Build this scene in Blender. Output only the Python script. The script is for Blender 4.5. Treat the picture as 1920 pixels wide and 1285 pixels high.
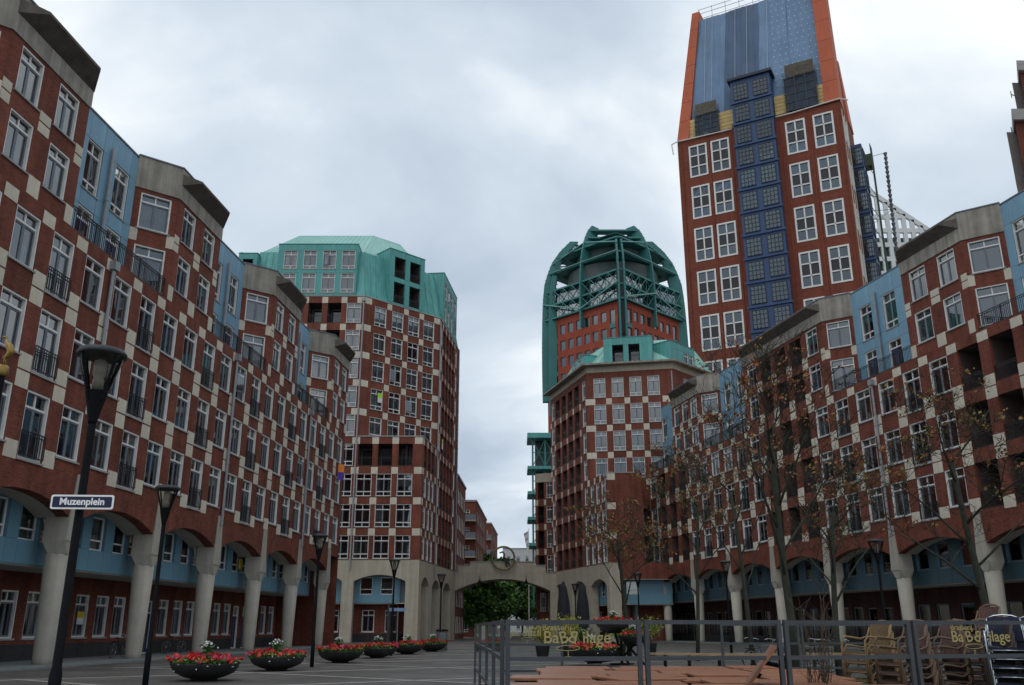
import bpy, math, random
from mathutils import Matrix, Vector
import numpy as np
R = math.radians
random.seed(7)
for o in list(bpy.data.objects): bpy.data.objects.remove(o)
sc = bpy.context.scene
COL = sc.collection

# ------------------------------------------------------------------ camera
cam_d = bpy.data.cameras.new('camera'); cam = bpy.data.objects.new('camera', cam_d); COL.objects.link(cam)
cam_d.sensor_width = 36.0; cam_d.lens = 36.0 * 1680.0 / 1920.0
cam_d.clip_start = 0.1; cam_d.clip_end = 6000
cam.location = (0, 0, 1.45); cam.rotation_euler = (R(90 + 17.65), 0, 0)
sc.camera = cam
# ------------------------------------------------------------------ world: overcast sky
SUN_EL, SUN_AZ = 58, 205      # azimuth measured clockwise from +Y (behind the camera, a little to the left)
w = bpy.data.worlds.new('World'); sc.world = w; w.use_nodes = True
nt = w.node_tree; nt.nodes.clear()
def N(t, **k):
    n = nt.nodes.new(t)
    for a, b in k.items(): setattr(n, a, b)
    return n
out = N('ShaderNodeOutputWorld'); bg = N('ShaderNodeBackground'); bg.inputs['Strength'].default_value = 0.1
sky = N('ShaderNodeTexSky', sky_type='NISHITA', sun_disc=False)
sky.sun_elevation = R(SUN_EL); sky.sun_rotation = R(SUN_AZ); sky.air_density = 1.2; sky.dust_density = 2.5
tc = N('ShaderNodeTexCoord'); sep = N('ShaderNodeSeparateXYZ'); nt.links.new(tc.outputs['Generated'], sep.inputs[0])
az_ = N('ShaderNodeMath', operation='ABSOLUTE'); nt.links.new(sep.outputs['Z'], az_.inputs[0])
ad = N('ShaderNodeMath', operation='ADD'); ad.inputs[1].default_value = 0.22; nt.links.new(az_.outputs[0], ad.inputs[0])
dx = N('ShaderNodeMath', operation='DIVIDE'); dy = N('ShaderNodeMath', operation='DIVIDE')
nt.links.new(sep.outputs['X'], dx.inputs[0]); nt.links.new(ad.outputs[0], dx.inputs[1])
nt.links.new(sep.outputs['Y'], dy.inputs[0]); nt.links.new(ad.outputs[0], dy.inputs[1])
cb = N('ShaderNodeCombineXYZ'); nt.links.new(dx.outputs[0], cb.inputs[0]); nt.links.new(dy.outputs[0], cb.inputs[1])
n1 = N('ShaderNodeTexNoise'); n1.inputs['Scale'].default_value = 1.3; n1.inputs['Detail'].default_value = 7; n1.inputs['Roughness'].default_value = 0.5; n1.inputs['Distortion'].default_value = 0.35
mp = N('ShaderNodeMapping'); mp.inputs['Location'].default_value = (3.04, 4.4, 1.4); nt.links.new(cb.outputs[0], mp.inputs['Vector']); nt.links.new(mp.outputs[0], n1.inputs['Vector'])
rp = N('ShaderNodeValToRGB'); nt.links.new(n1.outputs['Fac'], rp.inputs[0])
el = rp.color_ramp.elements
el[0].position = 0.33; el[0].color = (4.6, 5.5, 6.7, 1)
el[1].position = 0.63; el[1].color = (10.6, 11.0, 11.2, 1)
e = el.new(0.5); e.color = (7.0, 7.9, 8.8, 1)
mx = N('ShaderNodeMix', data_type='RGBA'); mx.inputs['Factor'].default_value = 0.93
nt.links.new(sky.outputs[0], mx.inputs[6]); nt.links.new(rp.outputs[0], mx.inputs[7])
nt.links.new(mx.outputs[2], bg.inputs['Color']); nt.links.new(bg.outputs[0], out.inputs[0])
# ------------------------------------------------------------------ sun behind the cloud
sd = bpy.data.lights.new('sun', 'SUN'); sd.energy = 0.5; sd.angle = R(25); sd.color = (1, 0.95, 0.88)
so = bpy.data.objects.new('sun', sd); COL.objects.link(so)
so.rotation_euler = (R(90 - SUN_EL), 0, R(180 - SUN_AZ)); so.location = (0, -20, 60)
# ------------------------------------------------------------------ exposure
sc.view_settings.view_transform = 'Standard'; sc.view_settings.look = 'None'
sc.view_settings.exposure = 0.05; sc.view_settings.gamma = 1.0; sc.view_settings.use_curve_mapping = False
sc.cycles.transparent_max_bounces = 16

# ================================================================== helpers
MATS = {}
def mat(name, col, rough=0.75, var=0.15, scale=3.0, bump=0.0, metal=0.0, spec=0.4, streak=0.0):
    """principled surface with procedural noise variation"""
    if name in MATS: return MATS[name]
    m = bpy.data.materials.new(name); m.use_nodes = True; MATS[name] = m
    t = m.node_tree; b = t.nodes['Principled BSDF']
    b.inputs['Roughness'].default_value = rough; b.inputs['Metallic'].default_value = metal
    b.inputs['Specular IOR Level'].default_value = spec
    c = t.nodes.new('ShaderNodeTexCoord'); n = t.nodes.new('ShaderNodeTexNoise')
    n.inputs['Scale'].default_value = scale; n.inputs['Detail'].default_value = 6; n.inputs['Roughness'].default_value = 0.6
    t.links.new(c.outputs['Object'], n.inputs['Vector'])
    r = t.nodes.new('ShaderNodeValToRGB'); t.links.new(n.outputs['Fac'], r.inputs[0])
    r.color_ramp.elements[0].position = 0.3; r.color_ramp.elements[1].position = 0.7
    r.color_ramp.elements[0].color = tuple(x * (1 - var) for x in col) + (1,)
    r.color_ramp.elements[1].color = tuple(min(1, x * (1 + var)) for x in col) + (1,)
    last = r.outputs[0]
    oi = t.nodes.new('ShaderNodeObjectInfo'); hv = t.nodes.new('ShaderNodeHueSaturation')
    mr = t.nodes.new('ShaderNodeMapRange'); mr.inputs[3].default_value = 1 - var * 0.5; mr.inputs[4].default_value = 1 + var * 0.5
    t.links.new(oi.outputs['Random'], mr.inputs[0]); t.links.new(mr.outputs[0], hv.inputs['Value']); t.links.new(last, hv.inputs['Color']); last = hv.outputs[0]
    if streak:
        mp2 = t.nodes.new('ShaderNodeMapping'); mp2.inputs['Scale'].default_value = (2.2, 2.2, 0.12)
        n2 = t.nodes.new('ShaderNodeTexNoise'); n2.inputs['Scale'].default_value = 1.6; n2.inputs['Detail'].default_value = 5
        t.links.new(c.outputs['Object'], mp2.inputs[0]); t.links.new(mp2.outputs[0], n2.inputs['Vector'])
        r2 = t.nodes.new('ShaderNodeMapRange'); r2.inputs[1].default_value = 0.35; r2.inputs[2].default_value = 0.7
        r2.inputs[3].default_value = 1 - streak; r2.inputs[4].default_value = 1.0; t.links.new(n2.outputs['Fac'], r2.inputs[0])
        ml = t.nodes.new('ShaderNodeMix'); ml.data_type = 'RGBA'; ml.blend_type = 'MULTIPLY'; ml.inputs['Factor'].default_value = 1
        t.links.new(last, ml.inputs[6]); t.links.new(r2.outputs[0], ml.inputs[7]); last = ml.outputs[2]
    t.links.new(last, b.inputs['Base Color'])
    if bump:
        bp = t.nodes.new('ShaderNodeBump'); bp.inputs['Strength'].default_value = bump; bp.inputs['Distance'].default_value = 0.02
        n3 = t.nodes.new('ShaderNodeTexNoise'); n3.inputs['Scale'].default_value = scale * 6; n3.inputs['Detail'].default_value = 4
        t.links.new(c.outputs['Object'], n3.inputs['Vector']); t.links.new(n3.outputs['Fac'], bp.inputs['Height']); t.links.new(bp.outputs[0], b.inputs['Normal'])
    return m
def brickmat(name, c1, c2, mortar, bw=0.22, bh=0.075, axes='XZ', stain=0.25, rough=0.85, msize=0.012, row_off=0.5):
    if name in MATS: return MATS[name]
    m = bpy.data.materials.new(name); m.use_nodes = True; MATS[name] = m
    t = m.node_tree; b = t.nodes['Principled BSDF']; b.inputs['Roughness'].default_value = rough; b.inputs['Specular IOR Level'].default_value = 0.25
    c = t.nodes.new('ShaderNodeTexCoord'); s = t.nodes.new('ShaderNodeSeparateXYZ'); t.links.new(c.outputs['Object'], s.inputs[0])
    cbn = t.nodes.new('ShaderNodeCombineXYZ'); a2 = t.nodes.new('ShaderNodeMath'); a2.operation = 'ADD'
    if axes == 'XZ':
        t.links.new(s.outputs['X'], a2.inputs[0]); t.links.new(s.outputs['Y'], a2.inputs[1]); t.links.new(a2.outputs[0], cbn.inputs[0]); t.links.new(s.outputs['Z'], cbn.inputs[1])
    else:
        t.links.new(s.outputs['X'], cbn.inputs[0]); t.links.new(s.outputs['Y'], cbn.inputs[1])
    br = t.nodes.new('ShaderNodeTexBrick'); t.links.new(cbn.outputs[0], br.inputs['Vector'])
    br.inputs['Scale'].default_value = 1.0; br.inputs['Brick Width'].default_value = bw; br.inputs['Row Height'].default_value = bh
    br.inputs['Mortar Size'].default_value = msize; br.inputs['Mortar Smooth'].default_value = 0.3; br.offset = row_off
    br.inputs['Color1'].default_value = c1 + (1,); br.inputs['Color2'].default_value = c2 + (1,); br.inputs['Mortar'].default_value = mortar + (1,)
    n = t.nodes.new('ShaderNodeTexNoise'); n.inputs['Scale'].default_value = 0.45; n.inputs['Detail'].default_value = 8; n.inputs['Roughness'].default_value = 0.65
    t.links.new(c.outputs['Object'], n.inputs['Vector'])
    mr = t.nodes.new('ShaderNodeMapRange'); mr.inputs[1].default_value = 0.3; mr.inputs[2].default_value = 0.7; mr.inputs[3].default_value = 1 - stain; mr.inputs[4].default_value = 1 + stain * 0.6
    t.links.new(n.outputs['Fac'], mr.inputs[0])
    ml = t.nodes.new('ShaderNodeMix'); ml.data_type = 'RGBA'; ml.blend_type = 'MULTIPLY'; ml.inputs['Factor'].default_value = 1
    mp3 = t.nodes.new('ShaderNodeMapping'); mp3.inputs['Scale'].default_value = (1.5, 1.5, 0.1); n4 = t.nodes.new('ShaderNodeTexNoise'); n4.inputs['Scale'].default_value = 1.3; n4.inputs['Detail'].default_value = 6
    t.links.new(c.outputs['Object'], mp3.inputs[0]); t.links.new(mp3.outputs[0], n4.inputs['Vector'])
    r4 = t.nodes.new('ShaderNodeMapRange'); r4.inputs[1].default_value = 0.35; r4.inputs[2].default_value = 0.65; r4.inputs[3].default_value = 1 - stain * 0.8; r4.inputs[4].default_value = 1.08; t.links.new(n4.outputs['Fac'], r4.inputs[0])
    m5 = t.nodes.new('ShaderNodeMath'); m5.operation = 'MULTIPLY'; t.links.new(mr.outputs[0], m5.inputs[0])
    if axes == 'XZ': t.links.new(r4.outputs[0], m5.inputs[1])
    else: m5.inputs[1].default_value = 1.0
    t.links.new(br.outputs['Color'], ml.inputs[6]); t.links.new(m5.outputs[0], ml.inputs[7]); t.links.new(ml.outputs[2], b.inputs['Base Color'])
    bp = t.nodes.new('ShaderNodeBump'); bp.inputs['Strength'].default_value = 0.4; bp.inputs['Distance'].default_value = 0.008; bp.invert = True
    t.links.new(br.outputs['Fac'], bp.inputs['Height']); t.links.new(bp.outputs[0], b.inputs['Normal'])
    return m
def glassmat(name, tint=(0.50, 0.57, 0.57), ior=2.35, rough=0.02, bump=0.06):
    if name in MATS: return MATS[name]
    m = bpy.data.materials.new(name); m.use_nodes = True; MATS[name] = m
    t = m.node_tree; t.nodes.clear(); o = t.nodes.new('ShaderNodeOutputMaterial')
    fr = t.nodes.new('ShaderNodeFresnel'); fr.inputs['IOR'].default_value = ior
    tr = t.nodes.new('ShaderNodeBsdfTransparent'); tr.inputs['Color'].default_value = tint + (1,)
    gl = t.nodes.new('ShaderNodeBsdfGlossy'); gl.inputs['Roughness'].default_value = rough; gl.inputs['Color'].default_value = (0.93, 0.97, 1, 1)
    c = t.nodes.new('ShaderNodeTexCoord'); n = t.nodes.new('ShaderNodeTexNoise'); n.inputs['Scale'].default_value = 0.9; n.inputs['Detail'].default_value = 1
    bp = t.nodes.new('ShaderNodeBump'); bp.inputs['Strength'].default_value = bump; bp.inputs['Distance'].default_value = 0.05
    t.links.new(c.outputs['Object'], n.inputs['Vector']); t.links.new(n.outputs['Fac'], bp.inputs['Height']); t.links.new(bp.outputs[0], gl.inputs['Normal'])
    mx = t.nodes.new('ShaderNodeMixShader'); t.links.new(fr.outputs[0], mx.inputs[0]); t.links.new(tr.outputs[0], mx.inputs[1]); t.links.new(gl.outputs[0], mx.inputs[2])
    t.links.new(mx.outputs[0], o.inputs[0])
    return m

BRICK = brickmat('red_brick', (0.225, 0.052, 0.030), (0.145, 0.032, 0.020), (0.16, 0.085, 0.06), 0.24, 0.085, stain=0.32)
BRICK_B = brickmat('block_brick', (0.235, 0.058, 0.036), (0.17, 0.041, 0.027), (0.16, 0.08, 0.055), stain=0.3)
BRICK_K = brickmat('tower_brick', (0.215, 0.062, 0.038), (0.185, 0.052, 0.032), (0.16, 0.06, 0.04), 0.9, 0.3, stain=0.15)
BRICK_Z = brickmat('orange_brick', (0.36, 0.08, 0.045), (0.31, 0.068, 0.04), (0.28, 0.075, 0.05), 0.9, 0.3, stain=0.15)
DARKBRICK = brickmat('plinth_brick', (0.055, 0.05, 0.05), (0.045, 0.042, 0.045), (0.035, 0.035, 0.035))
STONE = mat('cream_stone', (0.66, 0.60, 0.485), 0.8, 0.12, 1.5, streak=0.22)
STONEB = mat('base_stone', (0.44, 0.39, 0.305), 0.8, 0.10, 0.8, streak=0.2)
CONC = mat('cornice_concrete', (0.36, 0.33, 0.28), 0.85, 0.18, 1.2, streak=0.4)
COLM = mat('column_concrete', (0.40, 0.37, 0.31), 0.75, 0.10, 1.5, streak=0.2)
SOFF = mat('soffit_plaster', (0.38, 0.35, 0.30), 0.85, 0.1, 1.0)
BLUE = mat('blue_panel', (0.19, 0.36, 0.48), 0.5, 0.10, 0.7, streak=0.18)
MEZZ = mat('shaded_mezz_panel', (0.125, 0.255, 0.33), 0.5, 0.07, 0.7)  # muted version of the panel blue, with the arcade's shade put into the colour
BLUED = mat('blue_joint', (0.10, 0.20, 0.30), 0.6)
WHITE = mat('white_frame', (0.72, 0.71, 0.68), 0.5, 0.05)
GREYF = mat('slate_frame', (0.14, 0.16, 0.19), 0.5, 0.08)
NAVYF = mat('navy_frame', (0.02, 0.03, 0.13), 0.4, 0.1)
SILL = mat('grey_sill', (0.30, 0.29, 0.28), 0.7)
BLACKM = mat('black_metal', (0.008, 0.0085, 0.010), 0.6, 0.2, 6, spec=0.08)
RAILM = mat('rail_metal', (0.014, 0.017, 0.022), 0.5)
PIPE = mat('grey_pipe', (0.27, 0.28, 0.30), 0.45, 0.1, metal=0.2)
TEAL = mat('teal_panel', (0.115, 0.40, 0.375), 0.5, 0.14, 0.35, streak=0.28)
TEALL = mat('teal_roof', (0.30, 0.56, 0.50), 0.5, 0.10, 0.35, streak=0.12)
TEALD = mat('teal_steel', (0.045, 0.19, 0.18), 0.5, 0.12, 0.3)
TEALJ = mat('teal_seam', (0.05, 0.27, 0.26), 0.5)
ROOM = mat('room_wall', (0.22, 0.21, 0.20), 0.9)
CURT = mat('curtain', (0.62, 0.61, 0.58), 0.9, 0.2, 2)
BLIND = mat('blind', (0.50, 0.53, 0.55), 0.8, 0.15, 2)
GLASS = glassmat('window_glass')
GLASSB = glassmat('block_glass', (0.68, 0.73, 0.74), 2.2)
GLASSD = glassmat('dark_glass', (0.30, 0.36, 0.38), 1.8)
CLEAR = glassmat('clear_glass', (0.90, 0.93, 0.92), 1.16, 0.0)
WOODR = mat('table_wood', (0.30, 0.118, 0.058), 0.4, 0.2, 4)
GREYM = mat('fence_grey', (0.062, 0.068, 0.075), 0.5, 0.15, 3, metal=0.2)

class MB:
    def __init__(s): s.v = []; s.f = []; s.m = []
    def face(s, pts, m=0):
        i = len(s.v); s.v += [tuple(p) for p in pts]; s.f.append(tuple(range(i, i + len(pts)))); s.m.append(m)
    def box(s, x0, x1, y0, y1, z0, z1, m=0):
        i = len(s.v)
        s.v += [(x0,y0,z0),(x1,y0,z0),(x1,y1,z0),(x0,y1,z0),(x0,y0,z1),(x1,y0,z1),(x1,y1,z1),(x0,y1,z1)]
        for q in ((0,3,2,1),(4,5,6,7),(0,1,5,4),(1,2,6,5),(2,3,7,6),(3,0,4,7)): s.f.append(tuple(i + a for a in q)); s.m.append(m)
    def hexa(s, bot, top, m=0):
        i = len(s.v); n = len(bot); s.v += [tuple(p) for p in bot] + [tuple(p) for p in top]
        s.f.append(tuple(i + a for a in reversed(range(n)))); s.f.append(tuple(i + n + a for a in range(n))); s.m += [m, m]
        for a in range(n):
            b = (a + 1) % n; s.f.append((i + a, i + b, i + n + b, i + n + a)); s.m.append(m)
    def prism(s, poly, z0, z1, m=0):            # plan polygon (ccw) extruded up
        s.hexa([(p[0], p[1], z0) for p in poly], [(p[0], p[1], z1) for p in poly], m)
    def tube(s, p0, p1, r0, r1=None, n=6, m=0, caps=True):
        r1 = r0 if r1 is None else r1
        p0 = Vector(p0); p1 = Vector(p1); d = p1 - p0
        if d.length < 1e-6: return
        d.normalize(); a = d.orthogonal().normalized(); b = d.cross(a)
        i = len(s.v)
        for P, r in ((p0, r0), (p1, r1)):
            for k in range(n):
                t = 2 * math.pi * k / n; s.v.append(tuple(P + a * (r * math.cos(t)) + b * (r * math.sin(t))))
        for k in range(n):
            j = (k + 1) % n; s.f.append((i + k, i + j, i + n + j, i + n + k)); s.m.append(m)
        if caps:
            s.f.append(tuple(i + k for k in reversed(range(n)))); s.f.append(tuple(i + n + k for k in range(n))); s.m += [m, m]
    def path(s, pts, r, n=6, m=0):              # continuous tube along a polyline
        pts = [Vector(p) for p in pts]; i0 = len(s.v); up = None
        for q, P in enumerate(pts):
            d = (pts[min(q + 1, len(pts) - 1)] - pts[max(q - 1, 0)]).normalized()
            if up is None: up = d.orthogonal().normalized()
            a = (up - d * up.dot(d)).normalized(); up = a; b = d.cross(a)
            rr = r[q] if isinstance(r, (list, tuple)) else r
            for k in range(n):
                t = 2 * math.pi * k / n; s.v.append(tuple(P + a * (rr * math.cos(t)) + b * (rr * math.sin(t))))
        for q in range(len(pts) - 1):
            for k in range(n):
                j = (k + 1) % n; A = i0 + q * n; s.f.append((A + k, A + j, A + n + j, A + n + k)); s.m.append(m)
        s.f.append(tuple(i0 + k for k in reversed(range(n)))); L = i0 + (len(pts) - 1) * n
        s.f.append(tuple(L + k for k in range(n))); s.m += [m, m]
    def lathe(s, prof, n=20, m=0, c=(0, 0, 0)):
        i = len(s.v)
        for r, z in prof:
            for k in range(n):
                t = 2 * math.pi * k / n; s.v.append((c[0] + r * math.cos(t), c[1] + r * math.sin(t), c[2] + z))
        for q in range(len(prof) - 1):
            for k in range(n):
                j = (k + 1) % n; A = i + q * n; s.f.append((A + k, A + j, A + n + j, A + n + k)); s.m.append(m)
        s.f.append(tuple(i + k for k in reversed(range(n)))); L = i + (len(prof) - 1) * n
        s.f.append(tuple(L + k for k in range(n))); s.m += [m, m]
    def mesh(s, name, mats, smooth=False):
        me = bpy.data.meshes.new(name); me.from_pydata(s.v, [], s.f)
        for x in (mats if isinstance(mats, (list, tuple)) else [mats]): me.materials.append(x)
        me.polygons.foreach_set('material_index', s.m)
        if smooth: me.polygons.foreach_set('use_smooth', [True] * len(s.f))
        me.update(); return me
ORIG = {}
def ob(name, me, parent=None, M=None):
    o = bpy.data.objects.new(name, me); COL.objects.link(o)
    if parent is not None:
        o.parent = parent
    if M is not None: o.matrix_basis = M
    return o
def wob(name, me, root, M):                      # part whose matrix is given in world space, root = thing's Empty (translation only)
    return ob(name, me, root, Matrix.Translation(-Vector(ORIG[root.name])) @ M)
def thing(name, label, cat, loc=(0, 0, 0), rz=0, group=None):
    o = bpy.data.objects.new(name, None); COL.objects.link(o); o.location = loc; o.rotation_euler = (0, 0, rz)
    o.empty_display_size = 0.2; o['label'] = label; o['category'] = cat; ORIG[o.name] = tuple(loc)
    if group: o['group'] = group
    return o
def tag(o, label, cat, group=None, kind=None):
    o['label'] = label; o['category'] = cat
    if group: o['group'] = group
    if kind: o['kind'] = kind
    return o
def struct(name, me, M=None):
    o = ob(name, me, None, M); o['kind'] = 'structure'; return o
def frame(A, B):
    d = Vector((B[0] - A[0], B[1] - A[1])); return Matrix.Translation((A[0], A[1], 0)) @ Matrix.Rotation(math.atan2(d.y, d.x), 4, 'Z'), d.length
def T(x, y, z): return Matrix.Translation((x, y, z))
CACHE = {}
def cached(key, fn):
    if key not in CACHE: CACHE[key] = fn()
    return CACHE[key]
def boxmesh(name, sx, sy, sz, mt):               # box, origin centre-bottom-front
    def f():
        b = MB(); b.box(-sx / 2, sx / 2, 0, sy, 0, sz); return b.mesh(name, mt)
    return cached(('box', name, round(sx, 3), round(sy, 3), round(sz, 3), mt.name), f)

# ------------------------------------------------------------------ windows (origin: bottom centre of the opening at the wall face, y inwards)
def win_meshes(style, w, h, rec):
    def f():
        fr = MB(); ca = MB(); pa = MB(); h2 = w / 2; y0, y1 = rec, rec + 0.09; t = 0.075 if style != 'block' else 0.058; yf = max(0.01, rec - 0.1)
        def frame_(b, x0, x1, z0, z1, t, y0, y1):
            b.box(x0, x0 + t, y0, y1, z0, z1); b.box(x1 - t, x1, y0, y1, z0, z1); b.box(x0 + t, x1 - t, y0, y1, z0, z0 + t); b.box(x0 + t, x1 - t, y0, y1, z1 - t, z1)
        if style == 'kroon':
            t = 0.28; frame_(fr, -h2, h2, 0, h, t, -0.08, y1); fr.box(-0.11, 0.11, -0.05, y1, t, h - t)
            for q in (1, 2): fr.box(-h2 + t, h2 - t, -0.05, y1 - 0.02, h * q / 3 - 0.11, h * q / 3 + 0.11)
            pa.box(-h2 + t, h2 - t, y0 + 0.03, y0 + 0.04, t, h - t)
            return dict(window=fr.mesh('window', WHITE), pane=pa.mesh('pane', glassmat('tower_glass', (0.22, 0.36, 0.44), 2.0)))
        if style == 'mezz':
            frame_(fr, -h2, h2, 0, h, t, y0, y1); fr.box(-h2 + t, h2 - t, y0 - 0.01, y1, h * 0.3 - 0.035, h * 0.3 + 0.035)
            pa.face([(-h2 + t, y0 + 0.05, t), (h2 - t, y0 + 0.05, t), (h2 - t, y0 + 0.05, h - t), (-h2 + t, y0 + 0.05, h - t)])
            return dict(window=fr.mesh('window', WHITE), pane=pa.mesh('pane', GLASS))
        if style == 'plain':
            t = min(0.14, w * 0.08); frame_(fr, -h2, h2, 0, h, t, y0, y1); pa.box(-h2 + t, h2 - t, y0 + 0.03, y0 + 0.04, t, h - t)
            return dict(window=fr.mesh('window', GREYF), pane=pa.mesh('pane', GLASS))
        zt = h * 0.77; zb = h * 0.19 if style == 'block' else 0
        frame_(fr, -h2, h2, 0, h, t, yf, y1)
        fr.box(-h2 + t, h2 - t, y0 - 0.01, y1, zt - 0.04, zt + 0.04); fr.box(-0.035, 0.035, y0, y1 - 0.01, zt + 0.04, h - t)
        if zb: fr.box(-h2 + t, h2 - t, y0 - 0.01, y1, zb - 0.035, zb + 0.035); fr.box(-0.035, 0.035, y0, y1 - 0.01, t, zb - 0.035)
        lo = zb + 0.035 if zb else t; hi = zt - 0.04; x0 = -h2 + t; x1 = h2 - t
        frame_(ca, x0, -0.002, lo, hi, 0.07, y0 + 0.015, y1 + 0.01); frame_(ca, 0.002, x1, lo, hi, 0.07, y0 + 0.015, y1 + 0.01)
        pa.face([(x0, y0 + 0.05, t), (x1, y0 + 0.05, t), (x1, y0 + 0.05, h - t), (x0, y0 + 0.05, h - t)])
        d = dict(window=fr.mesh('window', WHITE), casement=ca.mesh('casement', NAVYF if style == 'navy' else GREYF), pane=pa.mesh('pane', GLASSB if style == 'block' else GLASS))
        s = MB(); s.box(-h2 - 0.08, h2 + 0.08, -0.07, rec + 0.05, -0.075, -0.002); d['sill'] = s.mesh('sill', SILL)
        return d
    return cached(('win', style, round(w, 2), round(h, 2), rec), f)
def drape(kind, w, h, rec):
    def f():
        b = MB(); y = rec + 0.22; x = w / 2 - 0.06
        def wavy(a, c, z0, z1):
            n = max(4, int((c - a) / 0.06)); pts = [(a + (c - a) * k / n, y + 0.025 * (k % 2)) for k in range(n + 1)]
            for p, q in zip(pts, pts[1:]): b.face([(p[0], p[1], z0), (q[0], q[1], z0), (q[0], q[1], z1), (p[0], p[1], z1)])
        if kind == 0: wavy(-x, -x * 0.45, 0.05, h - 0.05); wavy(x * 0.5, x, 0.05, h - 0.05)
        elif kind == 1: wavy(-x, x, 0.05, h * 0.72)
        elif kind == 2: b.face([(-x, y, h * 0.45), (x, y, h * 0.45), (x, y, h - 0.04), (-x, y, h - 0.04)])
        elif kind == 3: wavy(-x, x, 0.05, h - 0.05)
        elif kind == 5: b.face([(-x, y, 0.05), (x, y, 0.05), (x, y, h - 0.04), (-x, y, h - 0.04)])
        elif kind == 4: wavy(-x, -x * 0.1, 0.05, h - 0.05)
        return b.mesh('curtain', BLIND if kind in (2, 5) else CURT)
    return cached(('dr', kind, round(w, 2), round(h, 2), rec), f)
def rail_mesh(w, h, step=0.13, posts=False):
    def f():
        b = MB(); x = w / 2
        for z in (0.06, h - 0.03, h - 0.16): b.box(-x, x, -0.02, 0.02, z, z + 0.035)
        n = max(2, int(w / step))
        for k in range(n + 1):
            u = -x + w * k / n; r = 0.011
            if posts and k % 14 == 0: r = 0.03
            b.box(u - r, u + r, -0.012 if r < .02 else -0.03, 0.012 if r < .02 else 0.03, 0.06 if r < .02 else 0, h - 0.03)
        return b.mesh('railing', RAILM)
    return cached(('rail', round(w, 2), round(h, 2), step, posts), f)
def window(root, M, style, w, h, rec=0.13, curt=0.55):
    blind = style == 'block' and curt < 0.45 and random.random() < 0.85
    st = 'wing' if style == 'french' else style
    d = win_meshes(st, w, h, rec)
    o = wob('window', d['window'], root, M)
    for k in ('casement', 'pane', 'sill'):
        if k in d: ob(k, d[k], o)
    if blind: ob('blind', drape(5, w, h, rec), o)
    elif style not in ('kroon', 'plain') and random.random() < curt: ob('curtain', drape(random.choice((0, 0, 1, 2, 3, 4)), w, h, rec), o)
    if style in ('wing', 'block') and w > 1.2 and random.random() < 0.035:
        def sash():
            b = MB(); ww_, hh_ = w * .44, h * .55; t = .06
            for q in ((0, t, 0, hh_), (ww_ - t, ww_, 0, hh_), (t, ww_ - t, 0, t), (t, ww_ - t, hh_ - t, hh_)): b.box(q[0], q[1], -.03, .03, q[2], q[3])
            return b.mesh('open_sash', GREYF)
        def spane():
            b = MB(); b.face([(.06, 0, .06), (w * .44 - .06, 0, .06), (w * .44 - .06, 0, h * .55 - .06), (.06, 0, h * .55 - .06)]); return b.mesh('sash_pane', GLASSB)
        Ms = T(-w / 2 + .08, rec - .06, h * .21) @ Matrix.Rotation(R(-random.uniform(18, 42)), 4, 'Z')
        ob('open_sash', cached(('sash', round(w, 2), round(h, 2)), sash), o, Ms); ob('sash_pane', cached(('sashp', round(w, 2), round(h, 2)), spane), o, Ms)
    if style == 'french': ob('railing', rail_mesh(w + 0.06, 1.0), o, T(0, -0.05, 0.05))
    return o
LOGB = mat('shaded_loggia_wall', (0.075, 0.05, 0.045), 0.9); LOGC = mat('shaded_loggia_slab', (0.10, 0.095, 0.09), 0.9)  # shade of the recess is put into both loggia colours
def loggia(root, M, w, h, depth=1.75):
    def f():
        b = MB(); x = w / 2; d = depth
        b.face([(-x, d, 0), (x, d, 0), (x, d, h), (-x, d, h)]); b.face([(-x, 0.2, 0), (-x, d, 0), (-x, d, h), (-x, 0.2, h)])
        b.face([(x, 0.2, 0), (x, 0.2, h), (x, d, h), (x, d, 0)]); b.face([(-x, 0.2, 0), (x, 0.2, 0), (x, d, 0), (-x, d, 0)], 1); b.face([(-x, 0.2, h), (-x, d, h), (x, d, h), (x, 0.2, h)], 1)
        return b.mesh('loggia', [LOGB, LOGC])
    def g():
        b = MB(); b.box(-w * 0.36, w * 0.36, depth - 0.06, depth - 0.03, 0.1, h * 0.85); return b.mesh('pane', GLASSD)
    def k():
        b = MB(); b.box(-w * 0.4, w * 0.4, depth - 0.05, depth - 0.02, 0.02, h * 0.89); return b.mesh('door_frame', GREYF)
    o = wob('loggia', cached(('log', round(w, 2), round(h, 2), depth), f), root, M)
    ob('door_frame', cached(('logf', round(w, 2), round(h, 2), depth), k), o); ob('pane', cached(('logp', round(w, 2), round(h, 2), depth), g), o)
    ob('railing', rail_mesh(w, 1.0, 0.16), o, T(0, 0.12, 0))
    return o

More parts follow.
